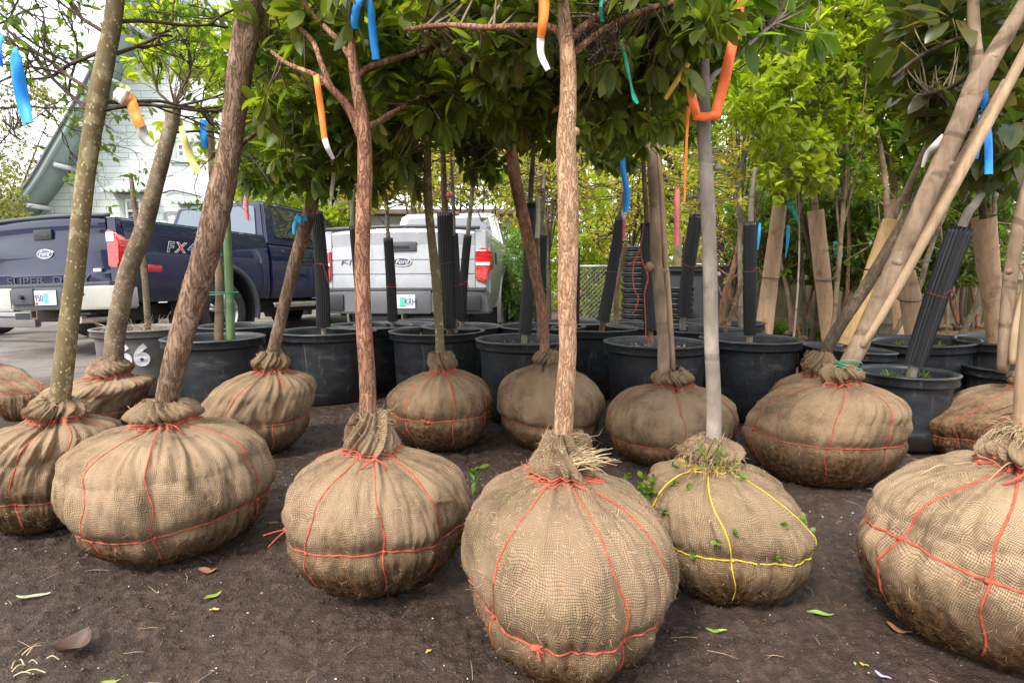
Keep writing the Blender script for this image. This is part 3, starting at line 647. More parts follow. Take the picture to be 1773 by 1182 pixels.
# ================================================================== VEHICLES
def paint(name,col,metal=.35,rough=.28):
    m,t,b,o=newmat(name); setb(b,Roughness=rough,Metallic=metal,Coat_Weight=1.0,Coat_Roughness=.03); b.inputs['Specular IOR Level'].default_value=.15
    n=noise(t,coord(t),2.5,5,.7); c=ramp(t,n,[(.3,tuple(x*.86 for x in col)),(.7,tuple(min(1,x*1.1) for x in col))])
    sz=t.nodes.new('ShaderNodeSeparateXYZ'); t.links.new(coord(t),sz.inputs[0])
    d=math_(t,'ADD',sz.outputs[2],math_(t,'MULTIPLY_ADD',noise(t,coord(t),7,5,.7),.3,-.15)); dm=ramp(t,d,[(.50,.55),(.85,0.)])
    t.links.new(mixc(t,math_(t,'MULTIPLY',dm,.5 if col[0]<.1 else 1),c,(.16,.13,.10)),b.inputs['Base Color'])
    t.links.new(ramp(t,noise(t,coord(t),5,5),[(.3,rough),(.7,rough+.12)]),b.inputs['Roughness']); return m
M['blue']=paint('navy_metallic_paint',(.0015,.006,.036),.0,.5); M['silverw']=paint('silver_white_paint',(.42,.435,.47),.25,.35); M['silver']=paint('silver_paint',(.45,.45,.47),.6,.3)
M['chrome']=simple('chrome',(.80,.76,.72),.24,metal=1,var=.08,ns=3); M['rubber']=simple('tyre_rubber',(.022,.021,.020),.8,var=.35,ns=14,bmp=.3)
M['black']=simple('black_plastic',(.02,.02,.022),.5); M['dgrey']=simple('dark_grey_trim',(.055,.06,.07),.5,var=.12); M['bgrey']=simple('grey_bumper_paint',(.13,.135,.145),.4,metal=.3,var=.1)
M['redlens']=None; m,t,b,o=newmat('red_tail_lens'); setb(b,Base_Color=(.50,.012,.015,1),Roughness=.12,Coat_Weight=1); wv=noise(t,coord(t,(3,1,30)),4,2); t.links.new(ramp(t,wv,[(.4,(.30,.006,.008)),(.6,(.62,.02,.02))]),b.inputs['Base Color']); M['redlens']=m
M['lens']=simple('clear_lens',(.72,.66,.64),.12,var=.1,coat=1); M['alloy']=simple('alloy_rim',(.52,.52,.53),.28,metal=.9,var=.06); M['plate']=simple('plate_white',(.62,.66,.70),.4,var=.05); M['ink']=simple('plate_navy_ink',(.02,.03,.09),.5); M['pgreen']=simple('plate_green',(.10,.50,.36),.5); M['prust']=simple('plate_red_sticker',(.6,.05,.03),.5)
M['emblem']=simple('emblem_blue',(.015,.03,.10),.2,coat=1); M['red']=simple('decal_red',(.62,.03,.03),.35); M['decalw']=simple('decal_white',(.65,.67,.7),.35)
def wheel(par,cx_,cy_,cz,side,rad=.405,wd=.27,rim=.255):
    w_=B(); 
    prof=[(rim-.01,-wd/2+.02),(rim+.03,-wd/2),(rad-.05,-wd/2+.005),(rad-.012,-wd/2+.035),(rad,-wd/2+.07),(rad,wd/2-.07),(rad-.012,wd/2-.035),(rad-.05,wd/2-.005),(rim+.03,wd/2),(rim-.01,wd/2-.02)]
    n=72; V=[];th=np.linspace(0,2*PI,n,endpoint=False)
    V=np.array([[(cx_+x,cy_+rr*math.cos(a)*(1-(.014 if (3<=j<=6 and i%2) else 0)),cz+rr*math.sin(a)*(1-(.014 if (3<=j<=6 and i%2) else 0))) for j,(rr,x) in enumerate(prof)] for i,a in enumerate(th)])
    k=len(prof); F=[]
    i=np.arange(n)[:,None]; j=np.arange(k-1)[None,:]; F=np.stack([i*k+j,i*k+j+1,((i+1)%n)*k+j+1,((i+1)%n)*k+j],-1).reshape(-1,4)
    t_=mk('tyre',V,F,M['rubber'],None,smooth=False)
    bb=B(); 
    # rim: ring, hub and five twin spokes
    ring=np.array([[(cx_+x,cy_+rr*math.cos(a),cz+rr*math.sin(a)) for (rr,x) in ((rim,-wd/2+.02),(rim,wd/2-.02),(rim-.02,wd/2-.03),(rim-.028,-wd/2+.05))] for a in th]); 
    F=np.stack([i*4+np.arange(4)[None,:],i*4+(np.arange(4)[None,:]+1)%4,((i+1)%n)*4+(np.arange(4)[None,:]+1)%4,((i+1)%n)*4+np.arange(4)[None,:]],-1).reshape(-1,4)
    fx=cx_+side*(wd/2-.05)
    parts=[(ring.reshape(-1,3),F)]
    for s in range(5):
        a=s*2*PI/5+.3
        for da in (-.13,.13):
            p0=np.array([fx+side*.012,cy_+.05*math.cos(a),cz+.05*math.sin(a)]); p1=np.array([fx,cy_+(rim-.02)*math.cos(a+da),cz+(rim-.02)*math.sin(a+da)]); parts.append(tube(np.linspace(p0,p1,4),[.030,.026,.022,.026],8))
    hb=tube(np.array([[fx-side*.03,cy_,cz],[fx+side*.03,cy_,cz]]),[.075,.07],20); parts.append(hb)
    dk=tube(np.array([[fx-side*.10,cy_,cz],[fx-side*.08,cy_,cz]]),[rim-.02,rim-.02],40)
    root=bpy.data.objects.new('wheel',None); C.objects.link(root); root.parent=par; t_.parent=root
    rm=mk('rim',*cat2(parts),M['alloy'],None); rm.parent=root
    br=mk('brake_disc',*dk,M['black'],None); br.parent=root; return root
def plate(par,M4,left,right,sticker=False):
    bb=B(); bb.box(-.152,.152,-.006,0,-.076,.076,.002); o=bb.build('licence_plate',M['plate'],par); o.matrix_local=M4
    q=B(); q.box(-.025,.045,-.0085,-.0062,-.055,.045,.0); q.prism([(-.03,-.045),(.05,-.045),(.012,.06)],-.0115,-.009,'y'); a=q.build('tree_mark',M['pgreen'],o)
    RX=Matrix.Rotation(PI/2,4,'X')
    if left: text_mesh('plate_number',left,.105,.0008,M['ink'],o,Matrix.Translation((-.088,-.0085,-.005))@RX,xs=.72)
    if right: text_mesh('plate_number',right,.105,.0008,M['ink'],o,Matrix.Translation((.098,-.0085,-.005))@RX,xs=.62)
    if sticker: s=B(); s.box(-.145,-.10,-.0085,-.0062,-.07,-.045); s.build('sticker',M['prust'],o)
    for x in (-.09,.09): B().cyl((x,-.009,.063),.006,.004,'y',10).build('screw',M['dgrey'],o)
def badge(par,x,y,z,w_=.115,h=.045):
    n=40; ring=[(x+w_*math.cos(a),z+h*math.sin(a)) for a in np.linspace(0,2*PI,n,endpoint=False)]
    o=B().prism(ring,y-.012,y,'y',bev=.002).build('badge',M['chrome'],par)
    ring=[(x+(w_-.012)*math.cos(a),z+(h-.010)*math.sin(a)) for a in np.linspace(0,2*PI,n,endpoint=False)]
    B().prism(ring,y-.016,y-.0125,'y').build('badge_field',M['emblem'],o)
    text_mesh('badge_lettering','Ford',h*1.35,.0015,M['decalw'],o,Matrix.Translation((x,y-.0178,z-.001))@Matrix.Rotation(PI/2,4,'X'),shear=.35,xs=1.15)
def truck(name,label,loc,rz,roll,pitch,pm,W,zt,blue):
    root=bpy.data.objects.new(name,None); C.objects.link(root); root.location=loc; root.rotation_euler=(pitch,roll,rz); tag(root,label,'pickup truck')
    hw=W/2; zb=.56 if blue else .50
    side=[(hw-.03,zb),(hw-.008,zb+.12),(hw,zb+.26),(hw-.002,zb+.40),(hw+.002,zt-.36),(hw-.012,zt-.20),(hw-.035,zt-.08),(hw-.055,zt-.015),(hw-.075,zt)]
    poly=side+[(-x,z) for x,z in side[::-1]]
    wy=1.38; wf=wy+3.6; L_=6.0
    # bed box with open top
    bed=B().prism(poly,.045,2.22,'y',bev=.012).build('bed',pm,root,sharp=30)
    cut=[B().box(-hw+.16,hw-.16,.10,2.12,zt-.50,zt+.2).build('c',M['black'],root)]
    for s in (-1,1): cut.append(B().cyl((s*(hw-.1),wy,.44),.52,.56,'x',56).build('c',M['black'],root))
    boolean_cut(bed,cut)
    B().box(-hw+.163,hw-.163,.103,2.117,zt-.499,zt-.46).build('bed_liner',M['black'],root)
    # cab lower body + front
    low=[(x,z) for x,z in side[:6]]+[(hw-.05,zt-.13)]; poly2=low+[(-x,z) for x,z in low[::-1]]
    cab=B().prism(poly2,2.26,4.35,'y',bev=.012).build('cab_body',pm,root,sharp=30)
    front=B().prism([(x*.985,z) for x,z in poly2],4.37,L_-.1,'y',bev=.05).build('hood',pm,root,sharp=30)
    cut=[B().cyl((s*(hw-.1),wf,.44),.50,.56,'x',48).build('c',M['black'],root) for s in (-1,1)]; boolean_cut(front,cut)
    za=zt-.14; zc=1.98 if blue else 1.93
    gh=[(s*(hw-.09),y,za) for s in (-1,1) for y in (2.28,4.75)]+[(s*(hw-.27),y,zc-.03) for s in (-1,1) for y in (2.46,3.95)]+[(s*(hw-.40),y,zc) for s in (-1,1) for y in (2.60,3.80)]
    roof=B().hull(gh,.035).build('roof',pm,root,sharp=25)
    # glass set a few mm proud of the greenhouse faces
    def quad_on(p,nrm,name,mat,th=.012,rc=.05):
        p=[Vector(q) for q in p]; c=sum(p,Vector())/4; pts=[]
        for i in range(4):
            a,b_,d=p[i-1],p[i],p[(i+1)%4]; u=(a-b_).normalized();v=(d-b_).normalized()
            for k in range(5):
                tt=k/4; q=(b_+u*rc)*(1-tt)**2+b_*2*tt*(1-tt)+(b_+v*rc)*tt*tt; pts.append(q)
        n=Vector(nrm).normalized(); k=len(pts); V=[q+n*.004 for q in pts]+[q+n*(.004+th) for q in pts]
        F=[list(range(k)),list(range(k,2*k))[::-1]]+[[i,(i+1)%k,k+(i+1)%k,k+i] for i in range(k)]
        bb=B(); bb.raw(V,F); bmesh.ops.recalc_face_normals(bb.bm,faces=bb.bm.faces); return bb.build(name,mat,root,smooth=False)
    def lerp3(a,b_,t): return tuple(a[i]*(1-t)+b_[i]*t for i in range(3))
    bl,br_,tl,tr=(-(hw-.09),2.28,za),((hw-.09),2.28,za),(-(hw-.27),2.46,zc-.03),((hw-.27),2.46,zc-.03)
    nb=(0,-(zc-.03-za),.18)
    def bil(u,v,a,b_,c,d): return lerp3(lerp3(a,b_,u),lerp3(c,d,u),v)
    quad_on([bil(u,v,bl,br_,tl,tr) for u,v in ((.08,.22),(.92,.22),(.92,.9),(.08,.9))],nb,'rear_window',M['glass_sky'])
    for s in (-1,1):
        a,b_,c,d=(s*(hw-.09),2.28,za),(s*(hw-.09),4.75,za),(s*(hw-.27),2.46,zc-.03),(s*(hw-.27),3.95,zc-.03); nn_=(s*(zc-.03-za),0,.18)
        for u0,u1 in ((.09,.42),(.47,.88)):
            q=[bil(u,v,a,b_,c,d) for u,v in ((u0,.2),(u1,.2),(min(u1,.80) if u1>.5 else u1,.88),(u0+.02,.88))]
            quad_on(q if s>0 else q[::-1],nn_,'side_window',M['glass'])
    q=[bil(u,v,(-(hw-.09),4.75,za),(hw-.09,4.75,za),(-(hw-.27),3.95,zc-.03),(hw-.27,3.95,zc-.03)) for u,v in ((.06,.15),(.94,.15),(.92,.92),(.08,.92))]
    quad_on(q[::-1],(0,.5,.7),'windscreen',M['glass'])
    B().box(-.16,.16,2.44,2.50,zc-.035,zc+.004,.008).build('brake_light',M['redlens'] if not blue else M['black'],root)
    for s in (-1,1):
        B().box(s*(hw+.13)-.10,s*(hw+.13)+.10,4.28,4.38,za-.02,za+.24,.03).build('mirror',M['black'],root)
        for y0,y1 in ((2.40,3.20),(3.26,4.28)):   # door seams and handles
            B().box(min(s*(hw-.004),s*(hw+.003)),max(s*(hw-.004),s*(hw+.003)),y1,y1+.008,zb+.03,za-.02).build('door_seam',M['black'],root)
            B().box(min(s*(hw-.01),s*(hw+.035)),max(s*(hw-.01),s*(hw+.035)),y1-.24,y1-.05,zt-.34,zt-.30,.01).build('door_handle',pm if not blue else M['black'],root)
    B().box(-hw+.02,hw-.02,L_-.12,L_+.04,.50,.78,.05).build('front_bumper',M['chrome'],root)
    # underbody, axle, wheel wells
    B().box(-hw+.35,hw-.35,.25,L_-.4,.36,.54,.02).build('underbody',M['black'],root)
    B().cyl((0,wy,.41),.055,W-.5,'x',16).build('axle',M['black'],root)
    for s in (-1,1):
        for yy_ in (wy,wf):
            x0,x1=sorted((s*(hw-.40),s*(hw-.012))); n=28; an=np.linspace(-.15*PI,1.15*PI,n); rr=.515 if yy_==wy else .495
            V=[(x,yy_+rr*math.cos(a),.44+rr*math.sin(a)) for x in (x0,x1) for a in an]; V+=[(x0 if s>0 else x1,yy_,.44)]
            F=grid_faces(2,n); inner=0 if s>0 else n
            Ft=np.array([[inner+i,inner+i+1,2*n] for i in range(n-1)]); mk('wheel_well',V,[F,Ft],M['black'],root,smooth=False)
            wheel(root,s*(hw-.16),yy_,.405,s)
            if blue or True:
                ro,ri=(.60,.515) if blue else (.575,.52); xa,xb=(hw-.035,hw+.035) if blue else (hw-.03,hw+.012); an2=np.linspace(-.08*PI,1.08*PI,36) ; prof=[(ri,xa),(ri,xb-.012),(ri+.015,xb),(ro-.03,xb-.008),(ro,xa)]
                V=[(s*x,yy_+r_*math.cos(a),.44+r_*math.sin(a)) for a in an2 for r_,x in prof]
                mk('wheel_flare',V,grid_faces(36,5),M['dgrey'] if blue else pm,root)
    if blue: 
        B().cyl((hw-.02,3.3,.47),.045,2.1,'y',14,bev=.01).build('side_step',M['chrome'],root)
        B().cyl((-hw+.02,3.3,.47),.045,2.1,'y',14,bev=.01).build('side_step',M['chrome'],root)
    # tailgate: lofted panel, crowned, with creases
    tw=hw-.175; z0,z1=zb+.17,zt+.005
    if blue: zz=[z0,z0+.02,z0+.135,z0+.15,z0+.17,z0+.33,z0+.50,z1-.16,z1-.10,z1-.03,z1]; yo=[.0,-.012,-.016,.002,.004,-.012,-.014,-.006,-.022,-.020,.0]
    else: zz=[z0,z0+.01,z0+.20,z0+.205,z0+.215,z0+.22,z0+.36,z0+.365,z0+.375,z0+.38,z1-.20,z1-.195,z1-.16,z1-.05,z1-.045,z1]; yo=[0,-.01,-.010,.0,.0,-.012,-.013,-.002,-.002,-.014,-.012,-.0,-.004,-.02,-.018,0]
    nx=24; xs_=np.linspace(-tw,tw,nx); V=[];
    for z,y_ in zip(zz,yo):
        for x in xs_:
            e=(abs(x)/tw); V.append((x,.0+y_-.012*(1-e**2)+.012*e**10,z+(.022*(1-e**2) if z>zt-.2 else 0)))
    k=len(V); V+= [(x,.05,z0) for x in xs_]+[(x,.05,z1) for x in xs_]
    nr=len(zz); F=list(grid_faces(nr,nx))+[[k+i,k+i+1,i+1,i] for i in range(nx-1)]+[[(nr-1)*nx+i,(nr-1)*nx+i+1,k+nx+i+1,k+nx+i] for i in range(nx-1)]
    tg=mk('tailgate',V,np.array(F),pm,root); tg.data.set_sharp_from_angle(angle=R(28))
    # top moulding
    Pm=np.array([(x,-.012,zt+.018+.022*(1-(abs(x)/tw)**2)) for x in np.linspace(-tw-.06,tw+.06,15)]); V,F=tube(Pm,.020,8); V=np.array(V); mk('tailgate_moulding',V,F,M['dgrey'],tg)
    hz_=zt-.145 if blue else zt-.185
    h=B().box(-.13 if blue else -.17,.13 if blue else .17,-.045,-.018,hz_-.055,hz_+.055,.012).build('handle',M['black'] if blue else M['dgrey'],tg)
    B().box(-.09,.09,-.050,-.046,hz_-.02,hz_+.005).build('handle_slot',M['sleeve'],h)
    if blue:
        badge(tg,0,-.024,zt-.345,.115,.05)
        text_mesh('lettering','SUPER  DUTY',.115,.003,M['dgrey'],tg,Matrix.Translation((0,-.030,z0+.08))@Matrix.Rotation(PI/2,4,'X'),xs=1.75)
        B().box(tw-.19,tw-.09,-.03,-.012,z0+.155,z0+.19,.004).build('small_badge',M['decalw'],tg)
    else:
        badge(tg,-.0,-.026,zt-.355,.115,.05)
        text_mesh('lettering','F-150',.085,.003,M['dgrey'],tg,Matrix.Translation((-tw+.22,-.024,zt-.36))@Matrix.Rotation(PI/2,4,'X'),shear=.3,xs=1.2)
    # corner pillars of the bed (outside of tailgate) + lights
    for s in (-1,1):
        x0,x1=sorted((s*(tw+.006),s*(hw-.03)))
        c_=B().prism([(x0,.045),(x1,.045),(x1-(.0 if s<0 else .02),.0),(x0+(.02 if s<0 else 0),.0)],zb+.05,zt-.015,'z',bev=.006); c_.build('corner_post',pm,root)
        zl0,zl1=(zt-.52,zt-.13) if blue else (zt-.58,zt-.20)
        a=s*(tw+.012); b_=s*(hw+.008)
        if blue: outl=[(a,zl0+.01),(a,zl1),(s*(hw-.09),zl1-.012),(s*(hw-.02),zl1-.07),(b_,zl1-.15),(b_-s*.012,zl0+.05),(s*(hw-.04),zl0)]
        else: outl=[(a,zl0+.02),(a,zl1-.03),(s*(hw-.07),zl1),(b_,zl1-.05),(b_+s*.004,zl1-.2),(s*(hw-.05),zl0-.02)]
        if s<0: outl=outl[::-1]
        tl_=B().prism(outl,-.030,.20,'y',bev=.012).build('tail_light',M['redlens'],root,sharp=50)
        bx=sorted((s*(tw+.02),s*(tw+.125)))
        if blue: B().box(bx[0],bx[1],-.036,-.028,zl1-.125,zl1-.03,.004).build('reverse_lens',M['lens'],tl_)
        else:
            B().box(min(a+s*.004,b_-s*.01),max(a+s*.004,b_-s*.01),-.036,-.026,(zl0+zl1)/2-.012,(zl0+zl1)/2+.025,.004).build('reverse_lens',M['lens'],tl_)
            B().box(min(a+s*.004,b_-s*.05),max(a+s*.004,b_-s*.05),-.034,-.026,zl1-.045,zl1-.028,.003).build('lens_trim',M['lens'],tl_)
    if blue:
        B().box(hw-.004,hw+.012,.28,.46,zt-.56,zt-.48,.006).build('side_marker',M['redlens'],root)
        RZ=Matrix.Rotation(PI/2,4,'Z')@Matrix.Rotation(PI/2,4,'X')
        for ch,mt,dy in (('F','decalw',.03),('X','red',.17),('4','decalw',.32)):
            text_mesh('decal',ch,.16,.001,M['decalw'],root,Matrix.Translation((hw+.004,.55+dy,zt-.28))@RZ,shear=.25,xs=1.15,bold=.006)
            text_mesh('decal',ch,.16,.001,M[mt] if ch=='X' else M['black'],root,Matrix.Translation((hw+.006,.55+dy,zt-.28))@RZ,shear=.25,xs=1.15)
    else:
        B().box(hw-.004,hw+.010,.42,.50,zt-.36,zt-.22,.004).build('fuel_flap_seam',M['dgrey'],root)
    # rear bumper
    bm=M['chrome'] if blue else M['bgrey']; bz0,bz1=(.50,.74) if blue else (.44,.69)
    for s in (-1,1):
        x0,x1=sorted((s*.36,s*(hw+.01)))
        pts=[(s*.36,-.16),(s*(hw-.10),-.13),(s*(hw+.0),-.05),(s*(hw+.005),.16),(s*(hw-.05),.16),(s*(hw-.06),.0),(s*.36,-.04)]
        if s<0: pts=pts[::-1]
        B().prism(pts,bz0,bz1,'z',bev=.02).build('bumper_end',bm,root,sharp=40)
        if not blue: B().box(min(s*(hw-.36),s*(hw-.08)),max(s*(hw-.36),s*(hw-.08)),-.165,-.13,bz0+.03,bz1-.035,.02).build('bumper_pad',M['black'],root)
    B().box(-hw+.04,hw-.04,-.13,-.01,bz1+.003,bz1+.04,.008).build('step_pad',M['dgrey'],root)
    ctr=B().box(-.357,.357,-.15,-.03,bz0+.0,bz1+.001,.012).build('bumper_center',M['dgrey'] if blue else M['bgrey'],root)
    if blue:
        B().box(-.345,-.03,-.175,-.14,bz0+.06,bz1-.005,.02).build('bumper_step',M['dgrey'],root)
        B().cyl((-.17,-.19,bz0+.14),.022,.04,'y',16).build('socket',M['black'],root)
        B().cyl((.62,-.152,bz0+.16),.022,.03,'y',16).build('sensor',M['dgrey'],root)
    plate(root,Matrix.Translation((.13 if blue else .03,-.157,(bz0+bz1)/2+.01)),'950' if blue else '3',None if blue else 'KRH',blue)
    # hitch
    bb=B(); bb.box(-.05,.05,-.20,.1,bz0-.09,bz0-.075); bb.box(-.05,.05,-.20,.1,bz0-.005,bz0+.0-.001+.0); bb.box(-.05,-.035,-.20,.1,bz0-.075,bz0-.006); bb.box(.035,.05,-.20,.1,bz0-.075,bz0-.006)
    bb.build('hitch_receiver',simple('rusty_hitch',(.12,.085,.06),.8),root)
    B().box(-.55,.55,-.02,.06,bz0-.10,bz0-.03,.01).build('hitch_bar',M['dgrey'],root)
    # exhaust pipe
    B().cyl((.55,.10,.40),.045,.5,'y',16).build('exhaust_pipe',M['chrome'],root)
    return root
def put_truck(cx_,cy_,rz,W): # cx_,cy_: ground point under right rear corner -> centre of tail
    h=W/2; return (cx_-h*math.cos(rz),cy_-h*math.sin(rz),0)
rzB=-R(16); truck('pickup_truck','dark navy blue pickup with its tailgate and chrome bumper towards the yard',put_truck(-3.95,5.92,rzB,2.03),rzB,-R(1.8),-R(1.2),M['blue'],2.03,1.44,True)
rzW=-R(6); truck('pickup_truck','silver white pickup with grey bumper parked tail on beside the blue one',put_truck(-.24,6.45,rzW,2.0),rzW,-R(.3),-R(2.2),M['silverw'],2.0,1.375,False)
# silver car, mostly hidden behind the left corner of the blue pickup
def car(loc,rz):
    root=bpy.data.objects.new('parked_car',None); C.objects.link(root); root.location=loc; root.rotation_euler=(0,0,rz); tag(root,'low silver car half hidden behind the left end of the blue pickup','car')
    hw=.90; side=[(hw-.05,.16),(hw-.01,.26),(hw,.34),(hw-.012,.40),(hw+.0,.55),(hw-.03,.78),(hw-.07,.88)]; poly=side+[(-x,z) for x,z in side[::-1]]
    bd=B().prism(poly,0,4.5,'y',bev=.05).build('body',M['silver'],root)
    boolean_cut(bd,[B().cyl((s*(hw-.05),y,.31),.37,.4,'x',40).build('c',M['black'],root) for s in (-1,1) for y in (.85,3.6)])
    B().hull([(s*(hw-.10),y,.86) for s in (-1,1) for y in (.5,3.4)]+[(s*(hw-.25),y,1.38) for s in (-1,1) for y in (1.2,2.5)],.04).build('roof',M['glass'],root)
    B().box(-.66,.66,1.22,2.48,1.385,1.41,.01).build('roof_skin',M['silver'],root)
    B().box(-hw+.02,hw-.02,-.075,.02,.20,.40,.03).build('rear_bumper',M['silver'],root); B().box(-hw+.1,hw-.1,-.085,-.07,.33,.345).build('bumper_seam',M['black'],root)
    for s in (-1,1):
        B().box(min(s*.5,s*.84),max(s*.5,s*.84),-.02,.1,.60,.74,.02).build('tail_light',M['redlens'],root)
        for y in (.85,3.6): wheel(root,s*(hw-.12),y,.31,s,.31,.21,.20)
    return root
car((-6.95,7.55,0),-R(8))
# ================================================================== BALLED AND BURLAPPED TREES
BIT={}
def wrapa(d): return (d+PI)%(2*PI)-PI
class Ball:
    def __init__(s,a,H,collar,rn,rt,base,nx,seed,eq=.46,eqt=.0,mer=(),squash=1.0,nf=30,ph=None,lump=1.25,ny=0,cone=0,flare=1.3,eqd=.012):
        s.a,s.H,s.base,s.nx,s.ny,s.seed=a,H,np.array(base,float),nx,ny,seed; s.eq,s.eqt,s.mer,s.eqd=eq,eqt,mer,eqd
        r=np.random.default_rng(seed)
        c=collar
        if cone: top=[(max(rn*1.5,.2*a),H-.012),(rn*1.02,H),(rn*1.12,H+.08*c),(rn*1.05,H+.3*c),((rn+rt)*.52,H+.6*c),(rt*1.35,H+.85*c),(rt*1.12,H+c),(rt*1.0,H+c-.01)]
        else: top=[(max(rn*1.45,.2*a),H-.018),(rn,H),(rn*flare,H+.28*c),(rn*flare*.97,H+.55*c),((rn*1.1+rt)*.5,H+.85*c),(rt*1.18,H+c),(rt*1.0,H+c-.012)]
        pr=np.array([(0,.0),(.34*a,.0),(.58*a,.03*H),(.78*a,.13*H),(.92*a,.27*H),(.99*a,.42*H),(a,.53*H),(.965*a,.65*H),(.87*a,.77*H),(.68*a,.87*H),(.44*a,.937*H)]+top)
        q=cr_spline(pr,500); q[:,0]=np.maximum(q[:,0],0)
        L_=np.concatenate([[0],np.cumsum(np.linalg.norm(np.diff(q,axis=0),axis=1))]); s.L=L_[-1]; s.S=L_/s.L; s.R_,s.Z_=q[:,0],q[:,1]
        s.ztop=H+c; s.sH=float(np.interp(H,s.Z_[200:],s.S[200:]))
        s.p=r.uniform(0,6.28,6); s.f=[(r.uniform(0,2*PI),r.uniform(.006,.018),r.choice([-1,1,1])*r.uniform(.007,.024),r.uniform(.10,.40)*(1.6 if r.random()<.15 else 1),r.normal()*.35) for _ in range(nf)]
        s.lump=lump
        if ph is not None: s.p[0]=ph
    def surf(s,th,S,off=0,ind=True):
        th=np.asarray(th,float);S=np.asarray(S,float)
        r=np.interp(S,s.S,s.R_); z=np.interp(S,s.S,s.Z_); zf=z/s.H; e=np.clip(r/s.a,0,1); a=s.a
        cs,sn=np.cos(th),np.sin(th)
        sh=1+s.lump*(.035*np.sin(2*th+s.p[0])+.025*np.sin(3*th+s.p[1]))*e
        d=.05*a*s.lump*fbm(np.stack([cs*1.7,sn*1.7,zf*1.6],-1)+s.seed,s.seed,3)*e
        d=d+.022*e*fbm(np.stack([cs*4.5,sn*4.5,zf*2.0],-1)+s.seed,s.seed+4,4)
        d=d+.007*fbm(np.stack([cs*16,sn*16,zf*5],-1)*np.array([1,1,1]),s.seed+5,2)*np.clip(e*1.5,0,1)
        rg_=1-np.abs(fbm(np.stack([cs*2.4,sn*2.4,zf*2.1+.7*np.sin(th)],-1)+s.seed*1.7,s.seed+21,2)); d=d+(.006*rg_**10)*e*sstep(zf,.45,.7)
        for (t0,w0,dd,Li,cu) in s.f:
            q=np.clip(1-zf,-.6,1); ax=wrapa(th-t0-cu*q+3.2*np.minimum(q,0)*(1 if s.seed%2 else -1)); w=w0*(.55+2.0*np.clip(q,0,1)); x=ax*np.maximum(r,.035)/w
            env=np.exp(-(np.clip(q,0,1)/Li)**2*1.6)*np.where(zf>1,.75,1.)*sstep(q,-.55,-.2)
            d=d+dd*env*(np.exp(-x*x)-.35*np.exp(-(x-1.5)**2))
        # gathered cloth: fine radial pleats close to the tie
        q=np.abs(1-zf); d=d+.0035*np.exp(-(q/.16)**2)*np.sin((th+3.2*np.minimum(1-zf,0)*(1 if s.seed%2 else -1))*22+s.p[2]+3*vn(np.stack([cs*2,sn*2,zf*3],-1),s.seed))
        if ind:
            if s.eq:
                ze=s.zeq(th); d=d-s.eqd*np.exp(-((z-ze)/.022)**2)*(zf<.9)
            for (t0,sl) in s.mer:
                ax=wrapa(th-t0-sl*(1-zf))*r; d=d-.006*np.exp(-(ax/.02)**2)*np.clip(e*1.3,0,1)*(zf<.98)
        rr=np.maximum(r*sh+d+off,.001)
        k=sstep(zf,.45,1.02); 
        zz=z+np.where(r<.75*a,.0,.0)+ .012*fbm(np.stack([cs*2,sn*2,zf],-1),s.seed+11,2)*sstep(zf,.3,.8)*(zf<1.2)
        x=s.base[0]+s.nx*k+rr*cs; y=s.base[1]+s.ny*k+rr*sn
        # untidy rim
        rim=sstep(S,.985,1.0); zz=zz+rim*.012*np.sin(th*5+s.p[3])
        return np.stack([x,y,s.base[2]+zz],-1)
    def zeq(s,th): return s.H*(s.eq+s.eqt*np.cos(th-s.p[4])*1.0)+.006*np.sin(3*th+s.p[5])
    def Sz(s,z): return np.interp(z,s.Z_[60:s_i(s)],s.S[60:s_i(s)])
def s_i(s): return int(np.argmax(s.Z_>=s.H*.995))+1
def fibres(bl,rng,n,lmin,lmax,srange=(.12,.97),wd=.00045,lift=.5):
    th=rng.uniform(0,2*PI,n); S=rng.uniform(*srange,n); P=bl.surf(th,S,.0006)
    P1=bl.surf(th+.01,S,.0006); P2=bl.surf(th,np.minimum(S+.004,1),.0006); A=P1-P;Bb=P2-P; A/=np.linalg.norm(A,axis=1)[:,None]+1e-9;Bb/=np.linalg.norm(Bb,axis=1)[:,None]+1e-9; Nn=np.cross(A,Bb)
    an=rng.uniform(0,2*PI,n)[:,None]; l=rng.uniform(lmin,lmax,n)[:,None]*(rng.random((n,1))**1.5+.3); d=A*np.cos(an)+Bb*np.sin(an); sd=-A*np.sin(an)+Bb*np.cos(an); li=(rng.random((n,1))**2)*lift
    Q=P+(d*.5+Nn*li*.6)*l; E=P+(d+Nn*li*.7+sd*rng.normal(size=(n,1))*.35)*l
    V=np.stack([P-sd*wd,P+sd*wd,Q+sd*wd*.8,Q-sd*wd*.8,E],1).reshape(-1,3); b=np.arange(n)[:,None]*5
    return V,[np.hstack([b,b+1,b+2,b+3]),np.hstack([b+3,b+2,b+4])]
def twine_path(bl,r_,par,mat,th0,s0,th1,s1,n=60,name='twine',off=.0015):
    t=np.linspace(0,1,n); th=th0+(th1-th0)*t; S=s0+(s1-s0)*t; P=bl.surf(th,S,off); return mk(name,*tube(P,r_,6),mat,par)
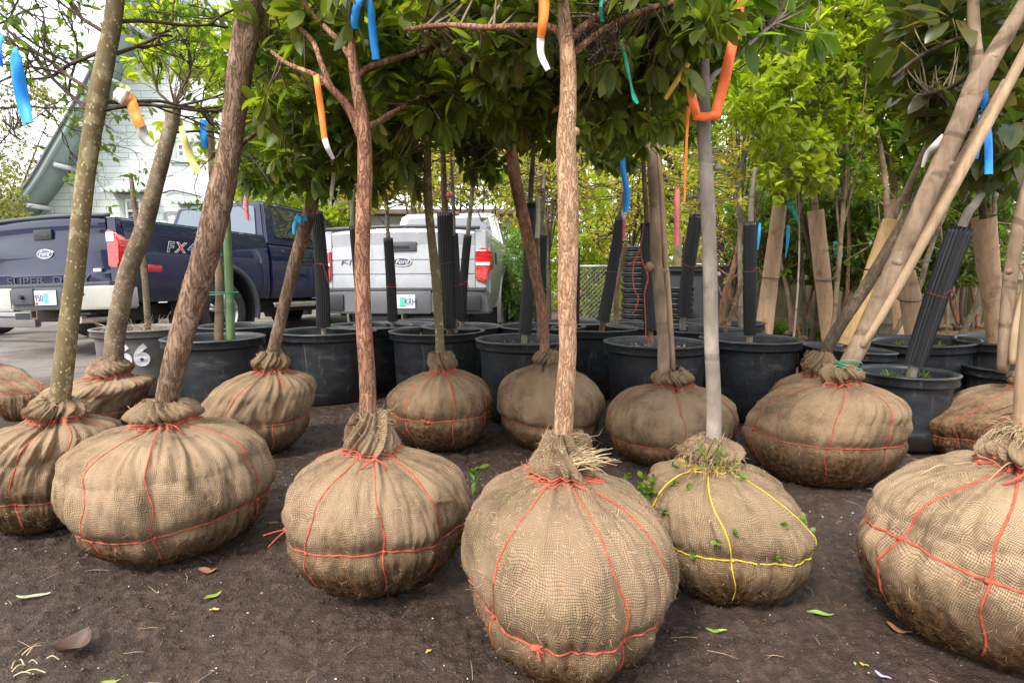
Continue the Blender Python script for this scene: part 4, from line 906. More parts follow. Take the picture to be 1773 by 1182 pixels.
def ball_tree(label,x0,x1,yb,neckx,ytie,ytop,rnpx,trunk,bark,seed,mat,tw='twine',twr=.0028,eq=.46,eqt=.03,mer=None,nf=42,cone=0,res=1.0,dY=0,fib=900,hfix=None,lump=1.3,ph=None,loops=3,flare=1.3,aY=None,trseg=28,rough=.05,rs=(9,9,40),eqd=.012,mer_len=.12):
    cx_=(x0+x1)/2; W=(x1-x0)
    def setup(Yc):
        a=W/2*(Yc*cp+CH*.65*sp_)/FP*.985
        tie=at(neckx,ytie,Yc); top=at(neckx,ytop,Yc); H=max(tie[2],.1) if hfix is None else hfix; Xc=at(cx_,yb-30,Yc)[0]; zc=.5*H
        Xc=at(cx_,proj([0,Yc,zc])[1],Yc)[0]
        return a,H,top[2]-tie[2],Xc,tie[0]
    lo,hi=.9,7.0
    for _ in range(40):
        Yc=(lo+hi)/2; a,H,c,Xc,nxw=setup(Yc); th=np.linspace(0,2*PI,24)
        pr=[(.34,.0),(.58,.03),(.78,.13),(.92,.27)]; P=np.array([(Xc+a*rr*math.cos(t_),Yc+a*rr*math.sin(t_),H*zz) for rr,zz in pr for t_ in th]); ym=proj(P)[1].max()
        if ym>yb: lo=Yc
        else: hi=Yc
    if aY: Yc=aY; a,H,c,Xc,nxw=setup(Yc)
    Yc+=dY
    tp=at(neckx,ytop,Yc); rn=mpx(rnpx,tp)/2; rt=mpx(trunk[0][2],tp)/2
    F_=-PI/2   # facing the camera
    fa=math.atan2(-Yc,-Xc)
    mer=mer if mer is not None else [(-60,.0),(0,.0),(55,.1),(150,0)]
    bl=Ball(a,H,c,rn,rt,(Xc,Yc,-.006),nxw-Xc,seed,eq,eqt,[(fa+R(d),sl) for d,sl in mer],nf=nf,lump=lump,ph=ph,cone=cone,flare=flare,eqd=eqd)
    for _ in range(4):     # true the lumpy outline up to the size seen in the photograph
        T0,S0=np.meshgrid(np.linspace(0,2*PI,120),np.linspace(.0,bl.sH*.97,60)); pp=proj(bl.surf(T0,S0)); gx0,gx1,gy=pp[0].min(),pp[0].max(),pp[1].max()
        k=(x1-x0)/(gx1-gx0); bl.a*=k; m_=bl.Z_<H*.9; bl.R_=np.where(bl.Z_<H*.97,bl.R_*(k*np.clip((H-bl.Z_)/(.3*H),0,1)+(1-np.clip((H-bl.Z_)/(.3*H),0,1))),bl.R_)
        dx=((x0+x1)-(gx0+gx1))/2*(Yc/FP); bl.base[0]+=dx; bl.nx-=dx
    Xc=bl.base[0]; a=bl.a
    th_=thing('balled_tree',(Xc,Yc,0),label,'balled tree')
    nt_=int(300*res);ns=int(190*res); th=np.linspace(0,2*PI,nt_,endpoint=False); S=np.linspace(.0,1,ns)
    # keep verts dense around neck
    T,SS=np.meshgrid(th,S); V=bl.surf(T,SS).reshape(-1,3)
    uvT=np.append(th,2*PI); F=grid_faces(ns,nt_,True)
    u=T/(2*PI)*round(2*PI*a/ .006/ 1)*.006; v_=SS*bl.L
    uv=np.stack([u,v_],-1).reshape(-1,2)
    rb=mk('root_ball',V,F,M[mat],th_,uv=uv)
    # repair uv seam
    l=rb.data.uv_layers[0]; arr=np.zeros(len(l.data)*2); l.data.foreach_get('uv',arr); arr=arr.reshape(-1,4,2); full=round(2*PI*a/.006)*.006
    seam=(arr[:,:,0].max(1)-arr[:,:,0].min(1))>full/2; arr[seam]=np.where((arr[seam][:,:,0:1]<full/2)*np.array([1,0])[None,None,:].astype(bool),arr[seam]+np.array([full,0]),arr[seam]); l.data.foreach_set('uv',arr.ravel())
    rng=np.random.default_rng(seed+50)
    V1=fibres(bl,rng,int(fib*1.7),.006,.030); V2=fibres(bl,rng,int(140 if res>.7 else 50),.01,.04,(.94,1.0),.0006,1.2)
    tag(mk('loose_fibres',*cat2([V1,V2]),M['fibre'],rb),kind='stuff')
    m=M[tw]
    sH=bl.sH; ze=bl.zeq(fa); 
    if eq:
        n=130; t=np.linspace(0,2*PI,n+1); zz=bl.zeq(t); Sq=bl.Sz(zz); P=bl.surf(t,Sq,.0006); mk('twine',*tube(P,twr*.82*(1+.18*np.sin(t*90)),6,cap=False),m,rb)
        for (t0,sl) in bl.mer:
            z=np.linspace(bl.H*.985,bl.H*mer_len,70); Sm=bl.Sz(z); P=bl.surf(t0+sl*(1-z/bl.H)+.02*np.sin(z*40+t0),Sm,.0006+.0006*np.sin(z*60)); mk('twine',*tube(P,twr*.76,6),m,rb)
            # knot where the strands cross
            zc=bl.zeq(t0+sl*.5); Sc=bl.Sz(np.array([zc]))[0]; tc_=t0+sl*(1-zc/bl.H); p=bl.surf(np.array([tc_-.012,tc_,tc_+.012]),np.array([Sc-.004,Sc,Sc+.004]),.0028); mk('knot',*tube(p,[twr*1.2,twr*1.9,twr*1.2],7),m,rb)
    if loops:
        parts=[]
        for k in range(loops):
            t=np.linspace(0,2*PI,70); dz=.006*(k-loops/2)+.007*np.sin(t+k*2.1); Sq=sH+dz/bl.L; P=bl.surf(t,Sq,.002+.0012*k,False); P[-1]=P[0]
            mk('neck_twine',*tube(P,twr*.78,6,cap=False),m,rb)
        # tails of the knot
        p0=bl.surf(np.array([fa+.1]),np.array([sH]),.005)[0]
        for k in range(2):
            e=p0+np.array([rng.normal()*.03,-.015-.01*k,-.02-.03*rng.random()]); P=cr_spline([p0,(p0+e)/2+np.array([.01,-.012,.012]),e],12); mk('twine_tail',*tube(P,twr*.8,6),m,rb)
    # trunk
    dYt=0
    P,rad=trunk_path([(p[0],p[1],p[2],p[3] if len(p)>3 else 0) for p in trunk],Yc,150 if res>.7 else 90)
    # root it well inside the collar
    P=np.vstack([P[0]+(P[0]-P[3])*np.array([0,0,1])*2.5,P]); rad=np.append(rad[0],rad)
    tr=mk('trunk',*tube(P,rad,trseg if res>.7 else 20,rough=rough,rs=rs,seed=seed),M[bark],th_)
    bl.thing=th_; bl.trunk=tr; bl.P=P; bl.rad=rad; bl.rb=rb; bl.Yc=Yc; bl.fa=fa
    print('BALL',label[:40],'Y=%.2f a=%.3f H=%.3f X=%.2f'%(Yc,a,H,Xc))
    return bl
def branch(bl,pts,mat,n=30,rough=.04,Y=None):
    Y0=bl.Yc if Y is None else Y; P,rad=trunk_path(pts,Y0,n); mk('branch',*tube(P,rad,12,rough=rough,rs=(5,5,25),seed=len(pts)*7),M[mat],bl.trunk); return P
bt=burlap_mat
M['b1']=bt('burlap_light',(.37,.262,.168),.0044,.16,1,0.06,patch=.3); M['b2']=bt('burlap_tan',(.335,.235,.15),.0042,.19,1,-.12,patch=.35); M['b3']=bt('burlap_brown',(.30,.208,.13),.0044,.15,1,.1,patch=.4)
M['b4']=bt('burlap_dirty',(.28,.192,.118),.005,.22,1,.2,patch=.6); M['b5']=bt('burlap_mossy',(.305,.213,.135),.0045,.16,1,.12,patch=.45,green=.2); M['b6']=bt('burlap_coarse_pale',(.40,.287,.183),.0049,.20,1,.3,patch=.25)
BL={}
# --- back row
BL['B0']=ball_tree('partly seen burlap ball at the far left edge, behind two other balls',-95,86,735,-40,628,600,40,[(-40,605,26),(-60,300,22),(-70,-40,18)],'bark_olive',101,'b1',eq=.55,res=.65,fib=350,mer=[(10,.1),(60,.3),(-60,0)])
BL['B1']=ball_tree('burlap ball with a mottled lichen spotted trunk, in front of the paint marked pot',46,268,752,193,648,618,46,[(196,622,31),(203,560,30),(222,470,29),(248,400,28),(268,325,25),(284,265,24),(299,205,22),(303,180,20)],'bark_mottle',102,'b1',eq=.35,res=.75,fib=500,mer=[(-15,.1),(40,.4),(-70,-.2)])
BL['B2']=ball_tree('burlap ball with a thin right leaning brown trunk ringed by blue tape',336,548,790,468,636,606,42,[(472,614,22),(482,570,20),(498,505,20),(515,440,22),(535,370,22),(550,300,19),(558,262,17),(566,225,14)],'bark_brown',103,'b3',eq=.40,res=.8,fib=550,mer=[(18,0),(-28,-.3),(100,0),(-100,0)],tw='twine')
BL['B3']=ball_tree('small burlap ball soaked dark with soil in its lower half, olive trunk',668,853,778,765,638,606,32,[(762,610,16),(760,560,15),(755,480,17),(748,420,15),(741,340,15),(740,270,13),(742,200,11)],'bark_olive',104,'b4',eq=.50,res=.75,fib=450,mer=[(12,0),(-38,0),(62,.0),(150,0)])
BL['B4']=ball_tree('burlap ball without twine at its waist, dark red trunk with spreading limbs',860,1048,780,946,628,604,36,[(943,606,17),(942,570,17),(934,510,18),(920,440,20),(905,370,21),(892,310,21),(886,262,20),(880,240,16)],'bark_red',105,'b3',eq=.36,eqd=.018,res=.75,fib=450,mer=[],loops=0,tw='twine_dark')
BL['B5']=ball_tree('burlap ball whose tan trunk is tied to a thin wooden stake',1048,1280,812,1164,662,636,50,[(1149,640,20),(1148,590,20),(1143,520,20),(1137,455,20),(1134,380,18),(1129,280,17),(1124,200,17),(1120,150,15)],'bark_tan',106,'b3',eq=.36,res=.8,fib=550,mer=[(8,0.1),(-75,.1),(75,.1),(150,0)],tw='twine_dark')
BL['B6b']=ball_tree('half hidden burlap ball at the right with a dark leaning trunk',1322,1472,760,1418,644,606,38,[(1428,612,20,0),(1450,570,20),(1500,495,20),(1545,420,19),(1588,345,18),(1625,270,16),(1650,210,14),(1690,120,11)],'bark_dark',107,'b4',eq=.5,res=.7,fib=300,tw='twine_dark',mer=[(0,0),(50,0)],dY=.0)
BL['B6']=ball_tree('large burlap ball with thick tan leaning trunk banded in green tape',1284,1580,850,1458,656,630,46,[(1466,636,29),(1490,592,30),(1518,530,29),(1560,440,30),(1600,350,31),(1640,262,32),(1672,190,32),(1693,140,34),(1712,108,30),(1745,55,25),(1790,-20,22)],'bark_tan',108,'b4',eq=.56,eqt=.08,res=.9,fib=800,tw='twine_dark',mer=[(4,0.06),(-55,.1),(45,.35),(120,0)],ph=1.)
BL['B7']=ball_tree('burlap ball at the right edge with two slender crossing trunks',1592,1865,786,1728,652,622,50,[(1737,628,18),(1742,560,20),(1750,480,21),(1762,400,20),(1785,300,18),(1810,200,16)],'bark_tan',109,'b4',eq=.28,res=.75,fib=450,tw='twine_dark',mer=[(-30,.6),(30,0),(100,0)],dY=-.2)
# --- front row
BL['A1']=ball_tree('burlap ball at the left front with smooth olive trunk and red neck twine',-70,212,934,98,718,686,62,[(104,688,31),(112,620,30),(122,540,29),(133,450,28),(142,360,28),(152,280,28),(166,190,29),(181,110,29),(195,40,27),(204,-40,25)],'bark_olive',111,'b2',eq=.32,res=.95,fib=900,mer=[(12,.15),(-30,.2),(60,0)],ph=2.)
BL['A2']=ball_tree('wide burlap ball with a thick right leaning reddish rough barked trunk',88,478,988,283,724,688,72,[(289,690,37),(300,640,38),(318,570,40),(345,480,43),(367,400,43),(383,330,43),(396,270,38),(407,190,38),(416,120,40),(426,60,42),(436,0,42),(442,-60,38)],'bark_brown',112,'b1',eq=.34,res=1.15,fib=1500,mer=[(-12,.0),(-48,-.05),(48,.3),(130,0),(-130,0)],rough=.07,twr=.0027)
BL['A3']=ball_tree('burlap ball with a tall cone shaped neck and slender forking red trunk',488,816,1038,644,774,706,70,[(637,708,29),(636,650,28),(630,560,27),(627,460,26),(630,360,26),(632,290,25),(629,215,24),(618,150,20),(611,105,17),(608,60,13),(606,-30,11)],'bark_red',113,'b2',eq=.47,eqt=.03,res=1.15,fib=1500,cone=1,mer=[(2,.05),(-34,-.3),(42,.15),(130,0),(-120,0)],twr=.0028)
BL['A4']=ball_tree('front centre burlap ball with fraying collar and pale flaky orange trunk',798,1176,1172,970,812,742,82,[(975,748,33),(978,690,33),(983,610,30),(982,520,32),(984,420,35),(983,330,36),(980,240,33),(984,170,29),(983,100,27),(979,55,24),(975,0,17),(972,-50,14)],'bark_straw',114,'b5',eq=.33,eqt=.04,res=1.35,fib=2600,cone=1,mer=[(-24,-.55),(22,.2),(60,.1),(140,0)],rough=.06,twr=.0030)
BL['A5']=ball_tree('burlap ball tied with yellow twine, weeds sprouting at its pale grey trunk',1112,1413,1048,1226,796,752,62,[(1236,756,26),(1236,690,25),(1232,600,24),(1230,500,24),(1227,400,24),(1224,320,24),(1220,250,22),(1219,180,20),(1220,120,16),(1222,60,13),(1224,-30,11)],'bark_grey',115,'b5',eq=.47,eqt=.0,tw='twine_y',res=1.1,fib=1500,mer=[(2,.15),(-40,-.6),(60,.4),(150,0)],twr=.0025,rough=.02,rs=(3,3,9),loops=2)
BL['A6']=ball_tree('huge coarse weave burlap ball cut off by the right edge',1482,2010,1200,1768,796,744,84,[(1773,752,36),(1776,700,34),(1780,640,34),(1800,400,32),(1815,100,30),(1820,-50,28)],'stake',116,'b6',eq=.50,eqt=.10,res=1.3,fib=2200,mer=[(-28,-.5),(-2,.1),(40,0),(120,0)],twr=.0038,ph=.5)
# ================================================================== NURSERY POTS
def pot_lathe(R_,h,taper=.86,lip=.022,n=72,rimh=.055):
    pr=[(0,.004),(R_*taper-.02,.004),(R_*taper,.02),(R_*(taper+.04),h*.3),(R_*(taper+.085),h-rimh-.012),(R_*(taper+.09),h-rimh),(R_+lip*.4,h-rimh+.004),(R_+lip*.55,h-rimh+.012),(R_+lip*.3,h-.012),(R_+lip*.75,h-.008),(R_+lip*.8,h),(R_+lip*.1,h+.004),(R_-.012,h-.002),(R_-.016,h-.02),(R_*(taper+.07),h-rimh-.02),(R_*(taper+.02),h*.3)]
    return np.array(pr)
def lathe(pr,n,c,wob=0,seed=0,tilt=(0,0)):
    th=np.linspace(0,2*PI,n,endpoint=False); r=np.random.default_rng(seed); p=r.uniform(0,6.28,3)
    s=1+wob*(np.sin(2*th+p[0])+.5*np.sin(3*th+p[1]))
    V=np.stack([pr[:,0][:,None]*np.cos(th)[None]*s,pr[:,0][:,None]*np.sin(th)[None]*s,pr[:,1][:,None]+0*th[None]],-1)
    V[...,2]+=V[...,0]*tilt[0]*(V[...,2]>.02)+V[...,1]*tilt[1]*(V[...,2]>.02)
    return V.reshape(-1,3)+np.asarray(c),grid_faces(len(pr),n,True)
def sleeve(P,r0,r1,name,mat,par,ribs=18,amp=.10):
    P=np.asarray(P); n=ribs*4; T,A,Bv=frames(P); th=np.linspace(0,2*PI,n,endpoint=False); rr=np.linspace(r0,r1,len(P))[:,None]*(1+amp*np.sign(np.sin(th*ribs))*np.abs(np.sin(th*ribs))**.4)[None]
    V=(P[:,None]+(A[:,None]*np.cos(th)[None,:,None]+Bv[:,None]*np.sin(th)[None,:,None])*rr[...,None])
    Vi=(P[:,None]+(A[:,None]*np.cos(th)[None,:,None]+Bv[:,None]*np.sin(th)[None,:,None])*(rr*.82)[...,None])
    V=np.concatenate([V,Vi[::-1][:3]]); return mk(name,V.reshape(-1,3),grid_faces(len(V),n,True),mat,par,smooth=False)
def tie(P,r,par,mat=None,tail=0,seed=0,h=.004):
    t=np.linspace(0,2*PI,30); rr=np.random.default_rng(seed); T=P[1]-P[0]; T/=np.linalg.norm(T); A=np.cross([0,1.,0],T); A/=np.linalg.norm(A); Bv=np.cross(T,A)
    tl=rr.normal()*.25
    q=P[0]+(A*np.cos(t)[:,None]+Bv*np.sin(t)[:,None])*r+T*(np.cos(t+rr.random()*6)*tl*r)[:,None]; mk('tie',*tube(q,.0028,5,cap=False),mat or M['twine_dark'],par)
    if tail:
        p=P[0]+np.array([0,-r,0]); e=[p,p+np.array([.03,-.02,.02]),p+np.array([.05+.03*rr.random(),-.03,-.06-.1*rr.random()])]; mk('tie_tail',*tube(cr_spline(e,14),.0022,5),mat or M['twine_dark'],par)
SL=dict(k='sleeve'); 
def potted(label,rx,ry,W,items=(),h=.49,seed=0,mat='pot',group='black nursery pots with young trees',tilt=(0,0),crown=None,soil=.06,Rr=None,name='potted_tree',cat='potted tree',chips=60,weeds=0):
    c=gp(rx,ry,h); Rm=(W/2*(c[1]*cp+(CH-h)*sp_)/FP)*.965 if Rr is None else Rr
    base=np.array([c[0],c[1],-.004]); t_=thing(name,base,label,cat,group)
    V,F=lathe(pot_lathe(Rm,h),72,base,.006,seed,tilt); mk('pot',V,F,M[mat],t_)
    # moulded rim band so the lip catches light
    sr=Rm*.93; zs=h-soil; rg=np.random.default_rng(seed)
    rad=np.linspace(0,1,9); th=np.linspace(0,2*PI,48,endpoint=False); Q=np.stack([rad[:,None]*sr*np.cos(th),rad[:,None]*sr*np.sin(th),zs+0*rad[:,None]*th],-1); Q[...,2]+=.012*fbm(Q*14,seed,3)+.02*(1-rad[:,None]**2)+Q[...,0]*tilt[0]+Q[...,1]*tilt[1]
    mk('soil',Q.reshape(-1,3)+base,grid_faces(9,48,True),M['soil'],t_)
    if chips:
        n=chips; x=rg.normal(size=(n,2)); x/=np.linalg.norm(x,axis=1)[:,None]; x*=(sr*np.sqrt(rg.random((n,1))))*.96; p=np.hstack([x,np.full((n,1),zs+.016)]); p[:,2]+=x[:,0]*tilt[0]+x[:,1]*tilt[1]
        V,F=leafmesh(p+base,rdir(rg,n)*[1,1,.3],np.tile([0,0,1.],(n,1))+rdir(rg,n)*.5,rg.uniform(.012,.03,n),rg.uniform(.006,.014,n),rg,True,.1,.1); tag(mk('bark_chips',V,F,M['chip'],t_),kind='stuff')
    if weeds:
        p=np.array([base+[sr*rg.uniform(-.7,.7),sr*rg.uniform(-.8,.2),zs+.01] for _ in range(weeds)]); V,F=whorls(p,rg,12,.05,.14,-.3,False,outd=np.tile([0,0,1.],(weeds,1)),spread=.8); tag(mk('weeds',V,F,M['mid_leaf'],t_),kind='stuff')
    allP=[]
    for it in items:
        k=it['k']; Y=c[1]+it.get('dY',0)
        if k in('sleeve','card','card2'):
            xb,ybm,xt,yt,wb=it['p'][:5]; wt=it['p'][5] if len(it['p'])>5 else wb*.95
            a=at(xb,ybm,Y); b_=at(xt,yt,Y+it.get('lean',0)); P=np.linspace(a,b_,24); P+=np.sin(np.linspace(0,PI,24))[:,None]*np.array([rg.normal()*.006,0,0])
            if k=='sleeve':
                o=sleeve(P,mpx(wb,a)/2,mpx(wt,b_)/2,'trunk_sleeve',M['sleeve'],t_)
                f=it.get('tie',.5)
                if f: i=int(f*23); tie(P[i:i+2],mpx(wb,a)/2*1.1,o,tail=it.get('tail',0),seed=seed)
            else:
                m=M['card' if k=='card' else 'card2']; j=13; secs=[(P[:j+1],1.0),(P[j:],1.06)]
                for ii,(Pq,sc_) in enumerate(secs):
                    n=44; T,A,Bv=frames(Pq); th=np.linspace(0,2*PI*1.06,n); rr=np.linspace(mpx(wb,a)/2,mpx(wt,b_)/2,24)[(0 if ii==0 else j):(j+1 if ii==0 else 24)]*sc_
                    sp=(1+.02*th/6.28+ .02*np.sin(3*th+ii)) ; V=Pq[:,None]+(A[:,None]*np.cos(th)[None,:,None]+Bv[:,None]*np.sin(th)[None,:,None])*(rr[:,None]*sp[None])[...,None]
                    V2=Pq[:,None]+(A[:,None]*np.cos(th)[None,:,None]+Bv[:,None]*np.sin(th)[None,:,None])*((rr[:,None]-.003)*sp[None])[...,None]
                    mk('cardboard_wrap',*cat2([(V.reshape(-1,3),grid_faces(len(Pq),n)),(V2.reshape(-1,3),grid_faces(len(Pq),n))]),m,t_)
                tie(P[j:j+2],mpx(wb,a)/2*1.09,t_,M['black'],seed=seed)
            # trunk inside and above
            tr=it.get('tr'); 
            pts=[a-[0,0,.10],a,b_]+[at(q[0],q[1],Y+it.get('lean',0)) for q in (tr or [])]; rt_=mpx(it.get('tw',wb*.42),a)/2
            rad=np.concatenate([[rt_*1.1,rt_*1.05,rt_*.95],np.linspace(rt_*.9,rt_*.45,len(tr))]) if tr else np.array([rt_]*3)
            Sx=cr_spline(np.hstack([np.array(pts),rad[:,None]]),40); mk('trunk',*tube(Sx[:,:3],Sx[:,3],12,rough=.05,seed=seed),M[it.get('bark','bark_grey')],t_); allP+=list(Sx[20:,:3])
        elif k=='trunk':
            P,rad=trunk_path(it['p'],Y,60); P=np.vstack([P[0]-[0,0,.08],P]); rad=np.append(rad[0],rad); mk('trunk',*tube(P,rad,14,rough=.07,rs=(4,4,20),seed=seed),M[it.get('bark','bark_grey')],t_); allP+=list(P[25:])
        elif k=='stake':
            P,rad=trunk_path(it['p'],Y,10); mk('stake',*tube(np.vstack([P[0]-[0,0,.08],P]),np.append(rad[0],rad),4 if it.get('flat') else 8),M[it.get('bark','stake')],t_)
        elif k=='band':
            a=at(*it['p'][:2],Y); tie(np.array([a,a+[0,0,.01]]),mpx(it['p'][2],a)/2,t_,M['green_band'],seed=1)
            tie(np.array([a+[0,0,.006],a+[0,0,.016]]),mpx(it['p'][2],a)/2,t_,M['green_band'],seed=2)
        elif k=='hay':
            n=90; p=np.zeros((n,3)); x=rg.uniform(-1,1,n)*sr*.9; Ps=[];rs=[]
            for i in range(n):
                s=base+np.array([rg.uniform(-1,1)*sr*.9,rg.uniform(-1,.6)*sr*.7,zs+.01]); d=rdir(rg,1,.35)[0]*rg.uniform(.05,.24); d[2]=abs(d[2])*.8; Ps.append(cr_spline([s,s+d*.5+[0,0,.02],s+d],5)); rs.append(np.linspace(.0016,.0007,5))
            tag(mk('dry_stalks',*tubemany(Ps,rs,4),M['straw_dry'],t_),kind='stuff')
    if crown and allP:
        for cr_ in crown:
            x0,x1,y0,y1,dy0,dy1,n,m_,Ls,lf=cr_[:10]; P=boxpts(rg,n*2,x0,x1,y0,y1,c[1]+dy0,c[1]+dy1); P=clumpy(P,seed,2.6,-.1)[:n]
            if len(P)<3: continue
            tag(mk('twigs',*twigs_to(P[:260],allP,rg,.006,.002),M['twig'],t_),kind='stuff')
            mk('crown',*whorls(P,rg,m_,Ls,.5,.25,Ls<.07,spread=1.1),M[lf],t_)
    return t_
M['green_band']=simple('green_tie_tape',(.01,.33,.19),.4,var=.15); M['straw_dry']=simple('dry_stalks',(.46,.36,.22),.9,var=.3); M['twig']=bark_mat('twig_bark',(.14,.10,.06),(.24,.18,.12),(.34,.27,.18),(20,20,8),.2)
def S(*p,**k): return dict(k='sleeve',p=p,**k)
YL='yellow_leaf'
potted('weathered grey pot sprayed with white paint, dry stalks and a thin speckled stem inside',246,566,152,[dict(k='hay'),dict(k='trunk',p=[(256,560,10),(252,500,10),(246,440,9),(238,390,9),(231,340,8),(226,300,6)],bark='bark_mottle')],seed=1,mat='pot_grey')
potted('black pot with a brown stem banded in green to a flat green stake',371,582,162,[dict(k='trunk',p=[(379,580,15),(380,520,14),(378,440,13),(370,340,12),(366,260,12),(364,200,10)],bark='bark_tan',dY=-.0),dict(k='stake',p=[(399,578,17),(396,480,16),(392,380,15),(388,330,14)],bark='stake_green',flat=1,dY=.0),dict(k='band',p=[388,508,44]),dict(k='band',p=[378,443,16])],seed=2,Rr=.285)
potted('black pot with a tall ribbed sleeve and pink ribbon left of the slender red trunk',567,571,166,[S(560,566,548,366,22,19,tie=.56,tail=1,tr=[(545,320),(542,250),(540,180)],tw=8)],seed=3)
potted('black pot with the thickest pair of ribbed sleeves, behind the small olive trunk',757,571,164,[S(778,568,770,368,24,25,tie=.6,tr=[(768,300),(766,220),(765,150)],tw=11,bark='bark_brown'),S(789,552,786,404,13,13,tie=.4,tr=[(784,330),(780,250)],tw=7)],seed=4)
potted('black pot behind the dark red trunk, its ribbed sleeve rising beside it',910,585,172,[S(908,578,918,352,21,19,tie=.55,tr=[(921,300),(926,230)],tw=10),dict(k='stake',p=[(934,570,9,.1),(931,430,8,.1),(930,340,7,.1)],bark='bark_mottle')],seed=5,chips=120)
potted('black pot with chips on its soil behind the staked tan trunk',1136,590,178,[S(1126,572,1120,386,20,21,tie=.62,tr=[(1116,320),(1112,240),(1110,180)],tw=9,bark='bark_brown')],seed=6,chips=200)
potted('black pot with an upright ribbed sleeve tied in red, right of the pale grey trunk',1299,584,166,[S(1298,580,1300,384,18,22,tie=.57,tail=1,tr=[(1302,340),(1308,290)],tw=10,bark='bark_grey')],seed=7,chips=30)
potted('black pot with a yellow cardboard wrap leaning right behind the dark leaning trunk',1462,600,156,[dict(k='card2',p=(1468,598,1545,382,30,28),tr=[(1570,330),(1600,262),(1630,180)],tw=13,bark='bark_tan')],h=.445,seed=8,chips=160,Rr=.26,tilt=(-.06,0))
potted('wide low black pot with a big ribbed sleeve leaning right and small weeds',1566,641,150,[S(1583,632,1664,396,30,36,tie=.55,tail=1,tr=[(1690,350),(1722,290),(1740,230)],tw=15)],h=.385,seed=9,weeds=5,Rr=.225)
potted('black pot with yellowing weeds behind the leaning ribbed sleeve',1598,588,162,[dict(k='card',p=(1586,575,1566,470,34,30),tw=12)],h=.47,seed=10,weeds=6,chips=160,tilt=(.06,0))
potted('wide black pot of bark mulch with a bent cardboard wrapped trunk at the right edge',1770,585,196,[dict(k='card',p=(1728,610,1703,376,26,34),tr=[(1690,300),(1680,220),(1676,150)],tw=12,bark='bark_dark',lean=-.1)],h=.5,seed=11,weeds=3,chips=300,tilt=(.05,0))
potted('low black pot at the right edge behind the burlap ball with crossing trunks',1748,634,124,[],h=.36,seed=12,Rr=.2,name='nursery_pot',cat='pot')
# second and third rows
G2='black nursery pots with young trees'
potted('empty looking black pot between the stem with green bands and the leaning brown trunk',418,562,140,[],seed=20)
potted('black pot behind the slender red trunk with a leaning ribbed sleeve',640,562,150,[S(626,556,612,392,14,14,tie=.58,tr=[(611,350),(608,300),(604,250)],tw=10)],seed=21,crown=[(560,690,230,350,-.2,.4,60,5,.05,YL)])
potted('black pot with a ribbed sleeve in front of the white pickup licence plate',684,560,140,[S(680,556,672,412,16,15,tie=.45,tr=[(670,370),(668,330)],tw=8)],seed=22,crown=[(620,730,240,360,-.2,.4,80,5,.05,YL)])
potted('black pot with a ribbed sleeve in front of the white pickup right tail light',800,563,140,[S(800,556,810,407,14,13,tie=.45,tail=1,tr=[(816,350),(820,290),(822,250)],tw=8)],seed=23,crown=[(740,890,220,350,-.2,.5,100,5,.05,YL)])
potted('black pot with two close ribbed sleeves hidden by the red trunk and its neighbour',938,563,150,[S(936,558,937,407,18,19,tie=.4,tr=[(940,350),(943,290)],tw=8)],seed=24,crown=[(880,1010,220,360,-.2,.5,90,5,.05,YL)])
potted('black pot with a narrow ribbed sleeve right of the flaky orange trunk',1030,566,150,[S(997,560,998,429,11,11,tie=.45,tail=1,tr=[(998,380),(1000,300)],tw=6),S(1044,556,1074,376,19,16,tie=.5,tr=[(1080,320),(1084,250)],tw=9,bark='bark_brown'),dict(k='stake',p=[(1066,560,9,.3),(1068,500,9,.3),(1078,450,9,.3),(1084,420,8,.3)],bark='bark_tan')],seed=25,crown=[(960,1130,210,380,-.2,.6,110,5,.05,YL)])
potted('black pot holding a ribbed sleeve that leans right behind the pink ribbon',1212,568,160,[S(1183,548,1206,372,19,22,tie=.55,tr=[(1212,320),(1220,250)],tw=10),dict(k='trunk',p=[(1258,568,9),(1275,520,8),(1292,470,8),(1300,430,6)],bark='bark_olive')],seed=26,crown=[(1130,1290,220,370,-.2,.6,90,5,.055,YL)])
potted('black pot between the rows behind the pot with chips',1118,562,140,[],seed=27)
potted('black pot at the back behind the upright red tied sleeve',1250,556,140,[],seed=28)
potted('black pot at the back between the ribbed sleeves near the gate',1000,556,130,[],seed=29)
potted('black pot at the back left of the olive trunk in front of the white pickup',735,556,130,[],seed=30)
